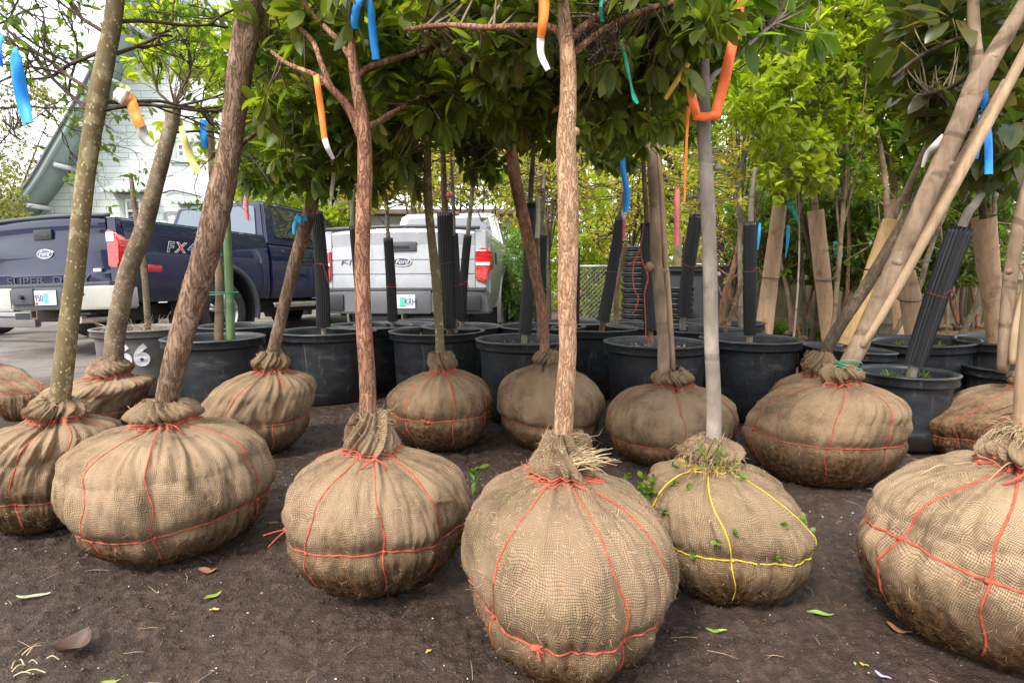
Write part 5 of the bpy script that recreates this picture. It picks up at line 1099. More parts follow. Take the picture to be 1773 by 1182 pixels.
# big cardboard wrapped trunks standing on the mulch
def wrapped(label,p,Y,tr,seed,bark='bark_tan',kk='card',lean=0,crown=None,group='cardboard wrapped trunks on the mulch',ball=None):
    b0=at(p[0],p[1],Y); rg=np.random.default_rng(seed); t_=thing('wrapped_tree',[b0[0],Y,0],label,'young tree',group)
    xb,ybm,xt,yt,wb,wt=p; a=b0; b_=at(xt,yt,Y+lean); P=np.linspace(a,b_,24); j=13; m=M[kk]
    for ii,(Pq,sc_) in enumerate([(P[:j+1],1.0),(P[j:],1.07)]):
        n=44; T,A,Bv=frames(Pq); th=np.linspace(0,2*PI*1.07,n); rr=np.linspace(mpx(wb,a)/2,mpx(wt,b_)/2,24)[(0 if ii==0 else j):(j+1 if ii==0 else 24)]*sc_; sp=(1+.02*th/6.28+.03*np.sin(2*th+ii))
        V=Pq[:,None]+(A[:,None]*np.cos(th)[None,:,None]+Bv[:,None]*np.sin(th)[None,:,None])*(rr[:,None]*sp[None])[...,None]; V2=Pq[:,None]+(A[:,None]*np.cos(th)[None,:,None]+Bv[:,None]*np.sin(th)[None,:,None])*((rr[:,None]-.003)*sp[None])[...,None]
        mk('cardboard_wrap',*cat2([(V.reshape(-1,3),grid_faces(len(Pq),n)),(V2.reshape(-1,3),grid_faces(len(Pq),n))]),m,t_)
    tie(P[j:j+2],mpx(wb,a)/2*1.1,t_,M['black'],seed=seed)
    foot=np.array([a[0]+(a[0]-b_[0])*.2,Y,-.02]); pts=[foot,a,b_]+[at(q[0],q[1],Y+lean) for q in tr]; r_=mpx(wb*.45,a)/2; rad=np.concatenate([[r_*1.2,r_,r_*.9],np.linspace(r_*.85,r_*.4,len(tr))])
    Sx=cr_spline(np.hstack([np.array(pts),rad[:,None]]),50); mk('trunk',*tube(Sx[:,:3],Sx[:,3],12,rough=.05,seed=seed),M[bark],t_)
    if ball:
        rb=ball; c0=foot+[0,0,.02]; bb_=Ball(rb,rb*1.15,.06,rb*.2,r_*1.2,c0,0,seed,eq=0,nf=16); th=np.linspace(0,2*PI,90,endpoint=False); T_,S_=np.meshgrid(th,np.linspace(0,1,60)); V=bb_.surf(T_,S_).reshape(-1,3); mk('root_ball',V,grid_faces(60,90,True),M['b4'],t_,uv=np.stack([T_*rb,S_*bb_.L],-1).reshape(-1,2))
    if crown:
        x0,x1,y0,y1,dy0,dy1,n,m_,Ls,lf=crown; Pc=clumpy(boxpts(rg,n*2,x0,x1,y0,y1,Y+dy0,Y+dy1),seed,2.4,-.15)[:n]; tag(mk('twigs',*twigs_to(Pc[:260],Sx[25:,:3],rg,.006,.002),M['twig'],t_),kind='stuff'); mk('crown',*whorls(Pc,rg,m_,Ls,.5,.25,Ls<.07,spread=1.1),M[lf],t_)
wrapped('cardboard wrapped trunk leaning right, left of the pair by the dark shrub',(1314,640,1350,356,31,21),4.9,[(1360,320),(1372,260),(1380,180)],71,ball=.24,crown=(1290,1460,120,330,-.3,.6,130,7,.075,'bright_leaf'))
wrapped('cardboard wrapped trunk leaning left, in the gap before the dark leaning trunk',(1442,640,1412,364,25,24),5.1,[(1408,300),(1402,240),(1396,150)],72,ball=.26,crown=(1330,1500,60,320,-.3,.6,130,7,.08,'mid_leaf'))
wrapped('cardboard wrapped trunk half hidden behind the thick tan leaning trunk',(1564,620,1549,345,26,20),5.6,[(1545,310),(1535,260),(1520,200)],73,ball=.26,crown=(1450,1640,120,330,-.3,.6,150,7,.08,'bright_leaf'))
# slender saplings leaning among the wraps
def sapling(label,Y,pts,bark,seed,band=None,leaf='mid_leaf'):
    rg=np.random.default_rng(seed); P,rad=trunk_path(pts,Y,50); g0=P[0]+(P[0]-P[4])/np.linalg.norm(P[0]-P[4])*((P[0][2])/max(.2,abs((P[0]-P[4])[2])/np.linalg.norm(P[0]-P[4]))); P=np.vstack([g0,P]); rad=np.append(rad[0],rad)
    t_=thing('leaning_sapling',[g0[0],g0[1],0],label,'sapling','slender saplings leaning among the wraps'); mk('trunk',*tube(P,rad,10,rough=.06,rs=(3,3,14),seed=seed),M[bark],t_); A=[]
    for k in range(7):
        i=rg.integers(14,48); d=rdir(rg,1,.4)[0]; d[1]=abs(d[1]); l=rg.uniform(.25,.6); q=cr_spline([P[i],P[i]+d*l*.5+[0,0,.03],P[i]+d*l+[0,0,.08]],12); mk('branch',*tube(q,np.linspace(rad[i]*.45,.002,12),6),M[bark],t_); A+=list(q[5:])
    mk('crown',*whorls(np.array(A)[rg.permutation(len(A))[:34]],rg,5,.06,.5,.25,False,spread=1.1),M[leaf],t_)
    if band: p=at(band[0],band[1],Y); tie(np.array([p,p+[0,0,.01]]),mpx(band[2],p)/2,t_,M['green_band']); tie(np.array([p+[0,0,.01],p+[0,0,.02]]),mpx(band[2],p)/2,t_,M['green_band'],seed=2)
sapling('slender pale sapling with green tape right of the leaning tan trunk',4.6,[(1552,572,8),(1590,500,9),(1605,450,9),(1622,400,8),(1640,360,7),(1648,320,5)],'bark_mottle',801,(1604,453,14))
sapling('crooked slender sapling arching beside the bent cardboard wrap',4.8,[(1668,572,10),(1690,530,11),(1705,480,11),(1712,430,10),(1722,360,8),(1730,280,6)],'bark_mottle',802)
sapling('dark slender sapling close behind the second cardboard wrap',5.2,[(1408,572,9),(1415,500,8),(1402,430,8),(1384,340,8),(1380,250,6)],'bark_dark',803)
sapling('brown slender sapling rising right of the dark leaning trunk at the back',5.3,[(1500,572,9),(1522,470,9),(1536,380,10),(1528,280,9),(1518,230,7)],'bark_tan',804)
sapling('reddish sapling leaning right just beyond the pale grey trunk',4.6,[(1248,572,9),(1252,520,9),(1268,470,9),(1280,420,8),(1292,380,6)],'bark_red',805,leaf='yellow_leaf')
# small balled saplings waiting near the fence
r=np.random.default_rng(88)
spots=[(1372,575,6.0,'left of the second cardboard wrap'),(1398,590,5.6,'in front of the second cardboard wrap'),(1470,566,6.2,'behind the pot with the yellow wrap'),(1640,562,6.4,'left of the bent cardboard wrap'),(1668,560,6.7,'under the leaning ribbed sleeve'),(1696,556,6.9,'behind the bent cardboard wrap'),(1228,556,6.6,'right behind the pale grey trunk')]
for i,(px,py,Y,wh) in enumerate(spots):
    x=at(px,560,Y)[0]; t_=thing('balled_sapling',[x,Y,0],'small burlapped sapling '+wh,'sapling','small balled saplings near the fence'); rb=.20+.04*r.random()
    bb_=Ball(rb,rb*1.2,.06,rb*.22,.022,(x,Y,-.01),r.normal()*.03,200+i,eq=0,nf=16); T_,S_=np.meshgrid(np.linspace(0,2*PI,80,endpoint=False),np.linspace(0,1,50)); mk('root_ball',bb_.surf(T_,S_).reshape(-1,3),grid_faces(50,80,True),M['b4'],t_,uv=np.stack([T_*rb,S_*bb_.L],-1).reshape(-1,2))
    ln=r.normal()*.18; P=cr_spline([[x,Y,rb],[x+ln*.3+r.normal()*.02,Y,.6],[x+ln*.8,Y+.05,1.1],[x+ln*1.4,Y+.1,1.8],[x+ln*1.6,Y+.1,2.5]],50); mk('trunk',*tube(P,np.linspace(.022,.008,50),9,rough=.06,seed=i),M[('bark_tan','bark_dark','bark_red')[i%3]],t_)
    Pc=ellpts(r,90,P[-8]+[0,0,.1],(.35,.35,.6)); tag(mk('twigs',*twigs_to(Pc,P[25:],r,.005,.002),M['twig'],t_),kind='stuff'); mk('crown',*whorls(Pc,r,6,.07,.5,.25,True,spread=1.1),M[('mid_leaf','bright_leaf')[i%2]],t_)
# stack of empty pots, bins and compost tub near the gate
def stackpots(label,px,Y,n,R_,h0,seed,step=.055):
    x=at(px,500,Y)[0]; rg=np.random.default_rng(seed)
    for i in range(n):
        pr=pot_lathe(R_,.30,.82,.02,rimh=.04); V,F=lathe(pr,48,(x+rg.normal()*.006,Y+rg.normal()*.006,h0+i*step),.008,seed+i)
        label2='the tall black pot stack' if n>10 else 'the short black pot stack'; lb=['lowest','second','third','fourth','fifth','sixth','seventh','eighth','ninth','tenth','eleventh','twelfth','thirteenth','fourteenth','fifteenth','sixteenth','topmost'][i if i<n-1 else 16]+' pot from the ground in '+label2
        if i==n-1: lb='topmost pot of '+label
        tag(mk('empty_pot',V,F,M['pot']),lb,'pot','nested black pots in the stacks')
stackpots('the tall stack of black pots behind the staked tan trunk',1108,6.3,17,.185,-.01,300)
stackpots('the short stack of black pots beside the grey tub',1172,6.2,9,.16,.0,330)
x=at(1200,500,6.8)[0]; V,F=lathe(pot_lathe(.42,.98,.84,.03,rimh=.06),64,(x,6.9,-.01),.004,5); tag(mk('plastic_tub',V,F,simple('charcoal_tub',(.05,.055,.06),.5,var=.12)),'tall charcoal plastic tub behind the leaning sleeve and pink ribbon','tub')
def crate(label,px,Y,w_,h_,rz,seed):
    x=at(px,500,Y)[0]; root=thing('plastic_crate',[x,Y,0],label,'crate','black plastic crates by the pot stacks'); Mx=Matrix.Translation((x,Y,0))@Matrix.Rotation(rz,4,'Z'); bb=B()
    for s in (-1,1):
        bb.box(s*w_/2-.008,s*w_/2+.008,-.2,.2,h_-.05,h_,M=Mx); bb.box(s*w_/2-.008,s*w_/2+.008,-.2,.2,.0,.04,M=Mx); bb.box(-w_/2+.009,w_/2-.009,s*.2-.008,s*.2+.008,h_-.05,h_,M=Mx); bb.box(-w_/2+.009,w_/2-.009,s*.2-.008,s*.2+.008,.0,.04,M=Mx)
        k=int(w_/.045)
        for j in range(k+1): xx=-w_/2+.014+j*(w_-.028)/k; bb.box(xx-.008,xx+.008,s*.2-.005,s*.2+.005,.041,h_-.051,M=Mx)
        for j in range(9): yy_=-.18+j*.045; bb.box(s*w_/2-.005,s*w_/2+.005,yy_-.008,yy_+.008,.041,h_-.051,M=Mx)
    for z in (.14,.22): 
        if z<h_-.08: bb.box(-w_/2,w_/2,-.206,-.2052+.001,z,z+.02,M=Mx)
    bb.box(-w_/2+.01,w_/2-.01,-.19,.19,.003,.015,M=Mx); bb.build('crate_body',M['black'],root,world=True,smooth=False)
crate('black slatted plastic crate just right of the flaky orange trunk',1018,6.0,.5,.36,.1,1); crate('black slatted plastic crate between the gate and the pot stack',1072,5.9,.45,.40,-.15,2)
# white paint marks sprayed on the grey pot
pt=[o for o in C.objects if o.name.startswith('pot') and o.data and o.data.materials and o.data.materials[0].name=='weathered_grey_plastic'][0]
c=gp(246,566,.49); Rm=(152/2*(c[1]*cp+(CH-.49)*sp_)/FP)*.965
for k,(px,lt) in enumerate(((254,'6'),(273,'6'))):
    cu=bpy.data.curves.new('t','FONT'); cu.body=lt; cu.size=.20; cu.align_x='CENTER'; cu.align_y='CENTER'; cu.offset=.010; o=bpy.data.objects.new('t',cu); C.objects.link(o); me=bpy.data.meshes.new_from_object(o.evaluated_get(bpy.context.evaluated_depsgraph_get())); bpy.data.objects.remove(o); me.name='paint_mark'
    a0=-PI/2+.16+k*.36
    for v in me.vertices:
        an=a0+v.co.x/Rm; z=.31+v.co.y; rr=Rm*(.86+.04*min(1,z/.147)+.045*max(0,(z-.147)/.28))+.009; v.co=(rr*math.cos(an),rr*math.sin(an),z)
    me.materials.clear(); me.materials.append(simple('sprayed_white',(.62,.62,.66),.6,var=.25,ns=20)); q=bpy.data.objects.new('paint_mark',me); C.objects.link(q); q.parent=pt
# ================================================================== CROWNS, LIMBS, RIBBONS ON THE BALLED TREES
def crown(bl,boxes,mat,L_,m=7,wr=.38,seed=0,anchors=None,simple_=False,thr=-.15,csc=4,twr=.0035,ntw=400,twm='twig',droop=.3,spread=.9,lower=None):
    rg=np.random.default_rng(seed); Ps=[]
    for (x0,x1,y0,y1,Y0,Y1,n) in boxes:
        P=boxpts(rg,int(n*1.8),x0,x1,y0,y1,Y0,Y1); P=clumpy(P,seed,csc,thr)[:n]; Ps.append(P)
    P=np.vstack(Ps); A=list(bl.P[len(bl.P)*6//10:])+(anchors or [])
    tag(mk('twigs',*twigs_to(P[rg.permutation(len(P))[:ntw]],A,rg,twr,.0014),M[twm],bl.thing),kind='stuff')
    mk('crown',*whorls(P,rg,m,L_,wr,droop,simple_,spread=spread),M[mat],bl.thing)
def limbs(bl,lst,mat,Y=None):
    out=[]
    for pts in lst:
        P=branch(bl,pts,mat,Y=Y); out+=list(P[6:])
    return out
# A3: forking red limbs under a dark leathery crown
b_=BL['A3']; an=limbs(b_,[
 [(628,238,20,0),(605,190,15,-.02),(575,155,12,-.04),(548,132,10,-.04),(500,112,8,-.02),(470,90,6,0)],
 [(575,155,11,-.04),(556,110,9,-.03),(540,70,8,0),(500,30,7,.05),(470,-20,6,.1)],
 [(611,108,13,0),(590,75,10,.0),(560,45,9,.03),(530,12,8,.05),(515,-30,7,.08)],
 [(620,132,13,0),(632,120,11,.03),(660,110,11,.06),(700,98,9,.1),(760,80,7,.2)],
 [(633,225,8,.05),(680,195,8,.1),(740,165,7,.2),(780,150,5,.25)]],'bark_red')
Y=b_.Yc
crown(b_,[(440,880,-200,60,Y-.05,Y+.8,230),(440,900,40,210,Y+.10,Y+1.1,520),(470,720,190,290,Y+.35,Y+1.2,210),(560,860,-160,-20,Y-.3,Y+.1,24)],'dark_leaf',.078,8,.42,301,an,thr=-.25)
# A4
b_=BL['A4']; an=limbs(b_,[
 [(978,75,18,0),(960,50,13,.02),(900,46,11,.03),(840,48,10,.05),(770,44,9,.1),(700,52,7,.15)],
 [(984,70,18,0),(1010,48,14,.02),(1040,25,12,.05),(1080,-10,10,.08)],
 [(990,95,12,.01),(1040,55,11,.04),(1100,25,10,.08),(1160,5,9,.1),(1230,-5,7,.15)],
 [(972,-10,14,0),(985,-60,13,0),(1000,-120,12,0)]],'bark_red')
Y=b_.Yc
crown(b_,[(820,1180,-170,-20,Y-.1,Y+.6,100),(800,1220,-30,120,Y+.10,Y+1.0,390),(840,1180,100,215,Y+.3,Y+1.2,300),(900,1140,200,250,Y+.6,Y+1.3,60),(1120,1260,-60,60,Y+.05,Y+.5,70)],'dark_leaf',.068,8,.44,302,an,thr=-.25)
# fibrous mass of old twigs in the fork
rg=np.random.default_rng(9); c0=at(1010,62,Y+.06); Ps=[];rs=[]
for i in range(260):
    s=c0+rg.normal(size=3)*[.05,.04,.03]; d=rdir(rg,1)[0]*rg.uniform(.02,.07); Ps.append(cr_spline([s,s+d*.5+rg.normal(size=3)*.008,s+d],4)); rs.append([.0011,.001,.0009,.0004])
tag(mk('dead_twigs',*tubemany(Ps,rs,3),M['bark_dark'],b_.thing),kind='stuff')
# A2
b_=BL['A2']; Y=b_.Yc
an=limbs(b_,[[(395,290,10,.02),(420,250,8,.06),(450,225,7,.1),(480,190,5,.15)],[(420,100,14,.03),(460,60,11,.06),(500,10,9,.1)]],'bark_brown')
crown(b_,[(400,560,-250,120,Y+.05,Y+1.0,170),(420,580,100,330,Y+.5,Y+1.5,230),(340,470,-260,-20,Y-.1,Y+.6,70)],'dark_leaf2',.085,7,.42,303,an,thr=-.2)
# B4 and B2, B3 crowns: lower dark fringe further back
b_=BL['B4']; Y=b_.Yc
an=limbs(b_,[[(888,262,14,0),(860,240,11,-.02),(835,205,9,-.04),(810,170,7,0)],[(886,258,12,0),(896,225,11,.02),(905,180,9,.05),(915,120,8,.1)],[(897,255,8,.02),(940,235,7,.05),(985,225,6,.1)]],'bark_red')
crown(b_,[(780,1080,80,235,Y-.1,Y+.9,300),(790,880,235,300,Y+.0,Y+.4,26),(1000,1100,230,280,Y-.1,Y+.3,30)],'dark_leaf',.095,8,.42,304,an,thr=-.1)
b_=BL['B3']; Y=b_.Yc; crown(b_,[(620,850,60,235,Y-.1,Y+.9,300),(640,730,240,320,Y-.1,Y+.3,40),(780,850,235,290,Y-.1,Y+.3,16)],'dark_leaf',.095,8,.42,305,thr=-.1)
b_=BL['B2']; Y=b_.Yc; crown(b_,[(430,640,80,260,Y-.1,Y+.9,300),(400,480,230,310,Y-.1,Y+.4,46),(570,640,260,330,Y-.1,Y+.3,26)],'dark_leaf2',.09,8,.42,306,thr=-.12)
b_=BL['B5']; Y=b_.Yc; crown(b_,[(1040,1230,40,215,Y,Y+.8,220),(1120,1200,215,270,Y,Y+.4,22)],'dark_leaf2',.085,8,.42,307,thr=-.1)
P,rad=trunk_path([(1164,640,12,.02),(1158,540,12,.02),(1150,430,12,.02),(1141,300,12,.02),(1132,200,12,.02),(1127,150,11,.02)],b_.Yc,12); mk('stake',*tube(P,rad,5),M['stake'],b_.thing)
p=at(1128,210,Y); tie(np.array([p,p+[0,0,.01]]),mpx(30,p)/2,b_.thing,M['green_band']); tie(np.array([p+[0,0,.01],p+[0,0,.02]]),mpx(31,p)/2,b_.thing,M['green_band'],seed=3); p=at(1130,237,Y); tie(np.array([p,p+[0,0,.01]]),mpx(29,p)/2,b_.thing,M['bark_dark'],seed=4)
# A5: mid green leaves and the light branch
b_=BL['A5']; Y=b_.Yc
an=limbs(b_,[[(1221,175,12,0),(1232,135,10,.02),(1262,112,8,.05),(1300,75,7,.1),(1340,40,6,.15)],[(1219,190,9,0),(1200,165,8,.02),(1168,108,7,.06),(1140,60,6,.1)]],'bark_grey')
crown(b_,[(1130,1300,-220,70,Y-.05,Y+.8,120),(1130,1260,40,130,Y+.1,Y+.6,34),(1280,1420,-220,60,Y+.05,Y+.9,90)],'mid_leaf',.085,7,.42,308,an,thr=-.2)
# left: A1 and B1 with tangled dark twigs and small leaves
def twiggy(bl,starts,seed,bark,depth=5,len0=.38,leafm='mid_leaf',leafn=400,Ls=.035,rad0=.0075,zmax=2.6,xlim=(-9,9)):
    rg=np.random.default_rng(seed); Ps=[];rs=[];tips=[]
    def grow(p,d,l,r_,k):
        q=[p]; 
        for i in range(6):
            d=d+rg.normal(size=3)*.17+np.array([0,0,.03]); d/=np.linalg.norm(d); q.append(q[-1]+d*l/6)
        Ps.append(cr_spline(q,13)); rs.append(np.linspace(r_,r_*.55,13)); tips.extend(q[2:])
        if k<=0: return
        for j in range(rg.integers(2,5)):
            i=rg.integers(2,7); dd=d+rdir(rg,1)[0]*.95; dd/=np.linalg.norm(dd); grow(q[i],dd,l*rg.uniform(.55,.8),r_*.6,k-1)
    for s,d in starts: grow(np.array(s),np.array(d)/np.linalg.norm(d),len0,rad0,depth-1)
    mk('branch',*tubemany(Ps,rs,6),M[bark],bl.trunk)
    T_=np.array(tips); T_=T_[rg.permutation(len(T_))[:leafn]]; mk('crown',*whorls(T_,rg,3,Ls,.48,.2,False,spread=1.1),M[leafm],bl.thing)
b_=BL['A1']; Y=b_.Yc
st=[(at(168,175,Y),(.9,.25,.05)),(at(176,190,Y),(1,.3,.12)),(at(160,160,Y),(-.8,.3,.5)),(at(150,190,Y),(-1,.4,.6)),(at(186,60,Y),(-.8,.2,.5)),(at(186,90,Y),(-.7,.5,.3)),(at(190,40,Y),(.8,.3,.4)),(at(195,10,Y),(.6,-.1,.5)),(at(182,100,Y),(.9,.5,.3))]
twiggy(b_,st,501,'bark_dark',4,.36,'mid_leaf',230,.032)
crown(b_,[(-80,130,-260,10,Y,Y+.9,30),(200,420,-260,-20,Y,Y+1.0,60),(250,400,0,60,Y+.4,Y+1.3,24)],'mid_leaf',.05,6,.45,309,thr=0,csc=5)
b_=BL['B1']; Y=b_.Yc
st=[(at(300,190,Y),(.8,.2,.3)),(at(302,185,Y),(-.8,.2,.5)),(at(303,182,Y),(.2,.3,.9)),(at(295,230,Y),(.9,.4,.2))]
twiggy(b_,st,502,'bark_dark',4,.42,'mid_leaf',170,.04)
crown(b_,[(215,440,10,140,Y,Y+1.2,150),(240,310,190,250,Y+.2,Y+.6,14),(340,450,60,290,Y+.6,Y+1.4,110)],'bright_leaf',.07,7,.5,310,thr=-.05,csc=3.5)
b_=BL['B0']; Y=b_.Yc; twiggy(b_,[(at(-50,150,Y),(1,.3,.3)),(at(-55,60,Y),(1,.3,.5)),(at(-45,190,Y),(1,.3,.1))],503,'bark_dark',5,.5,'dark_leaf2',200,.05,zmax=3)
# right: B6 forks and wears big glossy leaves
b_=BL['B6']; Y=b_.Yc
limbs(b_,[[(1694,140,26,0),(1690,90,20,.01),(1686,40,18,.02),(1684,-40,16,.03)]],'bark_tan')
for pts,nm in (([(1492,600,14,-.03),(1540,520,17,-.03),(1600,415,18,-.03),(1680,270,18,-.03),(1773,95,18,-.03),(1830,-20,17,-.03)],'stake'),([(1486,604,12,.05),(1530,520,13,.05),(1592,400,14,.05),(1660,280,13,.05),(1740,140,12,.05)],'stake')):
    P,rad=trunk_path(pts,b_.Yc,14); mk('stake',*tube(P,rad,5),M['stake'],b_.thing)
p=at(1468,634,Y); 
for k in range(4): q=p+[0,-.0,.006*(k-2)]; tie(np.array([q,q+[.003,0,.01]]),mpx(40,p)/2,b_.thing,M['green_band'],seed=k)
an=limbs(b_,[[(1687,60,9,.05),(1640,75,8,.1),(1590,100,7,.15),(1545,135,6,.2)],[(1690,120,9,.1),(1650,150,7,.2),(1600,165,6,.3)]],'bark_dark')
crown(b_,[(1545,1800,-240,60,Y+.05,Y+.9,70),(1560,1790,40,230,Y+.25,Y+1.1,85),(1700,1790,180,300,Y+.4,Y+1.1,36)],'mag_leaf',.17,6,.42,311,an,thr=-.3,csc=3)
b_=BL['B7']; Y=b_.Yc
for pts in ([(1752,630,12,-.04),(1760,560,13,-.04),(1790,440,12,-.04)],): P,rad=trunk_path(pts,Y,12); mk('stake',*tube(P,rad,6),M['stake'],b_.thing)
crown(b_,[(1700,1860,-200,330,Y+.5,Y+1.4,110)],'mag_leaf',.14,6,.42,312,thr=-.2,csc=3)
b_=BL['B6b']; Y=b_.Yc; crown(b_,[(1560,1760,-100,250,Y+.5,Y+1.4,90)],'mid_leaf',.10,7,.42,313,thr=-.2,csc=3)
# top right foreground sprays
b_=BL['A6']; Y=b_.Yc
# knots on the tan and orange trunks
def knob(bl,px,py,wpx,mat,Yo=-.0):
    p=at(px,py,bl.Yc+Yo); r_=mpx(wpx,p)/2; rg=np.random.default_rng(int(px)); th,ph=np.meshgrid(np.linspace(0,2*PI,18,endpoint=False),np.linspace(0,PI,10)); d=np.stack([np.sin(ph)*np.cos(th),np.sin(ph)*np.sin(th),np.cos(ph)],-1); rr=r_*(1+.25*fbm(d*2.5,int(px),2)); mk('knot',(p+d*rr[...,None]).reshape(-1,3),grid_faces(10,18,True),M[mat],bl.trunk)
knob(BL['B5'],1126,462,18,'bark_tan'); knob(BL['B5'],1148,470,12,'bark_tan'); knob(BL['A4'],996,228,16,'bark_straw',-.0)
for q in ((1550,455,15),(1640,285,16),(1718,98,13)): knob(BL['B6'],q[0]+3,q[1],q[2],'bark_tan',-.022)
for q in ((1749,470,12),): knob(BL['B7'],q[0],q[1],q[2],'bark_tan',-.012)
knob(BL['A5'],1242,290,12,'bark_grey'); knob(BL['A5'],1243,475,10,'bark_grey')
# weeds, roots and frayed cloth on the yellow tied ball
b_=BL['A5']; rg=np.random.default_rng(77); p=b_.surf(np.array([b_.fa+.2,b_.fa+.5,b_.fa-.1]),np.array([b_.sH,b_.sH-.03,b_.sH+.02]),.002)
mk('grass_tuft',*whorls(p,rg,9,.07,.07,-.2,False,outd=np.tile([.2,-.4,.8],(3,1)),spread=.75),M['shrub_leaf'],b_.thing)
th=rg.uniform(-1.8,1.6,16); S_=rg.uniform(.45,.8,16); p=b_.surf(b_.fa+th,S_,.003); tag(mk('clover_sprigs',*whorls(p,rg,6,.015,.75,0,False,outd=np.tile([0,-.5,.7],(16,1)),spread=.8),M['shrub_leaf'],b_.thing),kind='stuff')
p0=b_.surf(np.array([b_.fa-.9]),np.array([.60]),.01)[0]+np.array([-.02,-.0,.03]); p=p0+rg.normal(size=(16,3))*[.025,.02,.015]; mk('clover_clump',*whorls(p,rg,5,.02,.8,0,False,spread=1),M['mid_leaf'],b_.thing)
Ps=[];rs=[]
for i in range(110):
    a=b_.surf(np.array([b_.fa+rg.uniform(-1.9,1.9)]),np.array([b_.sH+rg.uniform(.0,.05)]),.002)[0]; d=np.array([rg.normal()*.022,-.015-.02*rg.random(),rg.uniform(-.045,.03)]); Ps.append(cr_spline([a,a+d*.5+[0,0,.012],a+d+[0,0,-.015*rg.random()]],7)); rs.append(np.linspace(.0011,.0005,7))
mk('roots',*tubemany(Ps,rs,4),M['root'],b_.thing)
# soil and roots at the pale stake of the huge ball
b_=BL['A6']; Ps=[];rs=[]
for i in range(120):
    a=b_.surf(np.array([b_.fa+rg.uniform(-2.4,1.)]),np.array([.97+.03*rg.random()]),.0)[0]; d=np.array([rg.normal()*.03-.01,-.01-.02*rg.random(),rg.uniform(-.02,.035)]); Ps.append(cr_spline([a,a+d*.5+[0,0,.01],a+d],7)); rs.append(np.linspace(.0016,.0005,7))
tag(mk('frayed_threads',*tubemany(Ps,rs,4),M['fibre'],b_.rb),kind='stuff')
for k,(a0,s0) in enumerate(((-.5,.86),(-.9,.84),(-1.2,.80),(-.2,.90))):
    a=b_.surf(np.array([b_.fa+a0]),np.array([s0]),.0)[0]; mk('loose_thread',*tube(cr_spline([a,a+[-.04,-.02,.03-.01*k],a+[-.09,-.03,.05-.03*k]],12),np.linspace(.0018,.0007,12),5),M['fibre'],b_.rb)
# torn cloth tag on the front ball collar
b_=BL['A4']; Ps=[];rs=[]
for i in range(70):
    a=b_.surf(np.array([b_.fa+rg.uniform(.5,1.0)]),np.array([b_.sH+rg.uniform(.045,.07)]),.004)[0]; d=np.array([.02+.05*rg.random(),-.02*rg.random(),.012*rg.normal()+.01]); Ps.append(cr_spline([a,a+d*.5+[0,0,.004],a+d],6)); rs.append(np.linspace(.0014,.0005,6))
tag(mk('frayed_threads',*tubemany(Ps,rs,4),M['fibre'],b_.rb),kind='stuff')
# knots with loose ends at ball waists
def bow(bl,dth,mat,rg,n=5,l=.035):
    z=bl.zeq(bl.fa+R(dth)); p=bl.surf(np.array([bl.fa+R(dth)]),bl.Sz(np.array([float(z)])),.004)[0]; mk('waist_knot',*tube(cr_spline([p-[.012,0,0],p+[0,-.004,.002],p+[.012,0,-.001]],8),[.003,.006,.007,.006,.007,.006,.004,.003],8),M[mat],bl.rb)
    for i in range(n):
        d=np.array([rg.normal()*.6,-.35,rg.normal()*.7]); d=d/np.linalg.norm(d)*l*(.5+rg.random()); mk('loose_end',*tube(cr_spline([p,p+d*.5+[0,-.004,.003],p+d],8),np.linspace(.0026,.0016,8),5),M[mat],bl.rb)
bow(BL['A4'],-14,'twine',rg,4,.028); bow(BL['A3'],-82,'twine',rg,6,.05); bow(BL['B3'],-12,'twine',rg,3,.03); bow(BL['B7'],-70,'twine_dark',rg,6,.06); bow(BL['B6'],-80,'twine_dark',rg,5,.04); bow(BL['A2'],78,'twine',rg,4,.03)

# ------------------------------------------------------------------ ribbons (each tied to a tree, a thing of its own)
def rmat(n,c): m=simple(n,c,.6,var=.12,ns=30); b=m.node_tree.nodes['Principled BSDF']; b.inputs['Transmission Weight'].default_value=0; return m
RM={'blue':rmat('ribbon_blue',(.008,.26,.78)),'orange':rmat('ribbon_orange',(.90,.24,.03)),'neon':rmat('ribbon_neon_orange',(.95,.17,.03)),'white':rmat('ribbon_white',(.68,.62,.56)),'yellow':rmat('ribbon_pale_yellow',(.72,.60,.20)),'pink':rmat('ribbon_pink',(.88,.22,.26)),'green':rmat('ribbon_green',(.01,.36,.22)),'mustard':rmat('ribbon_mustard',(.70,.42,.05)),'grey':rmat('ribbon_grey',(.36,.34,.31)),'cream':rmat('ribbon_cream',(.62,.58,.40)),'ltblue':rmat('ribbon_sky_blue',(.03,.38,.68))}
def rib(label,Y,segs,twist=.3,name='marker_ribbon'):
    """segs: list of (colour, [(px,py,width_px),...])"""
    allp=[p for s in segs for p in s[1]]; P0=at(allp[0][0],allp[0][1],Y)
    root=thing(name,P0,label,'ribbon') if len(segs)>1 else None; k=0; tot=sum(len(s[1]) for s in segs)
    for col,pts in segs:
        A=[];Wd=[]
        for (px,py,w_) in pts:
            q=at(px,py,Y-.004*math.sin(k*1.7)*3); A.append([*q,mpx(w_,q)]); k+=1
        S_=cr_spline(A,max(6,6*len(A))); P=S_[:,:3]; T=np.gradient(P,axis=0); T/=np.linalg.norm(T,axis=1)[:,None]
        side=np.cross(T,[0,1.,0]); side/=np.linalg.norm(side,axis=1)[:,None]; u=np.linspace(0,1,len(P)); an=(np.sin(u*5+k)*twist*.7)[:,None]
        Wv=(side*np.cos(an)+np.array([0,1.,0])*np.sin(an))*(S_[:,3:4]*1.0); V,F=ribbon(P,Wv)
        if root is None: o=mk(name,V,F,RM[col],smooth=False); tag(o,label,'ribbon')
        else: mk('tape',V,F,RM[col],root,smooth=False)
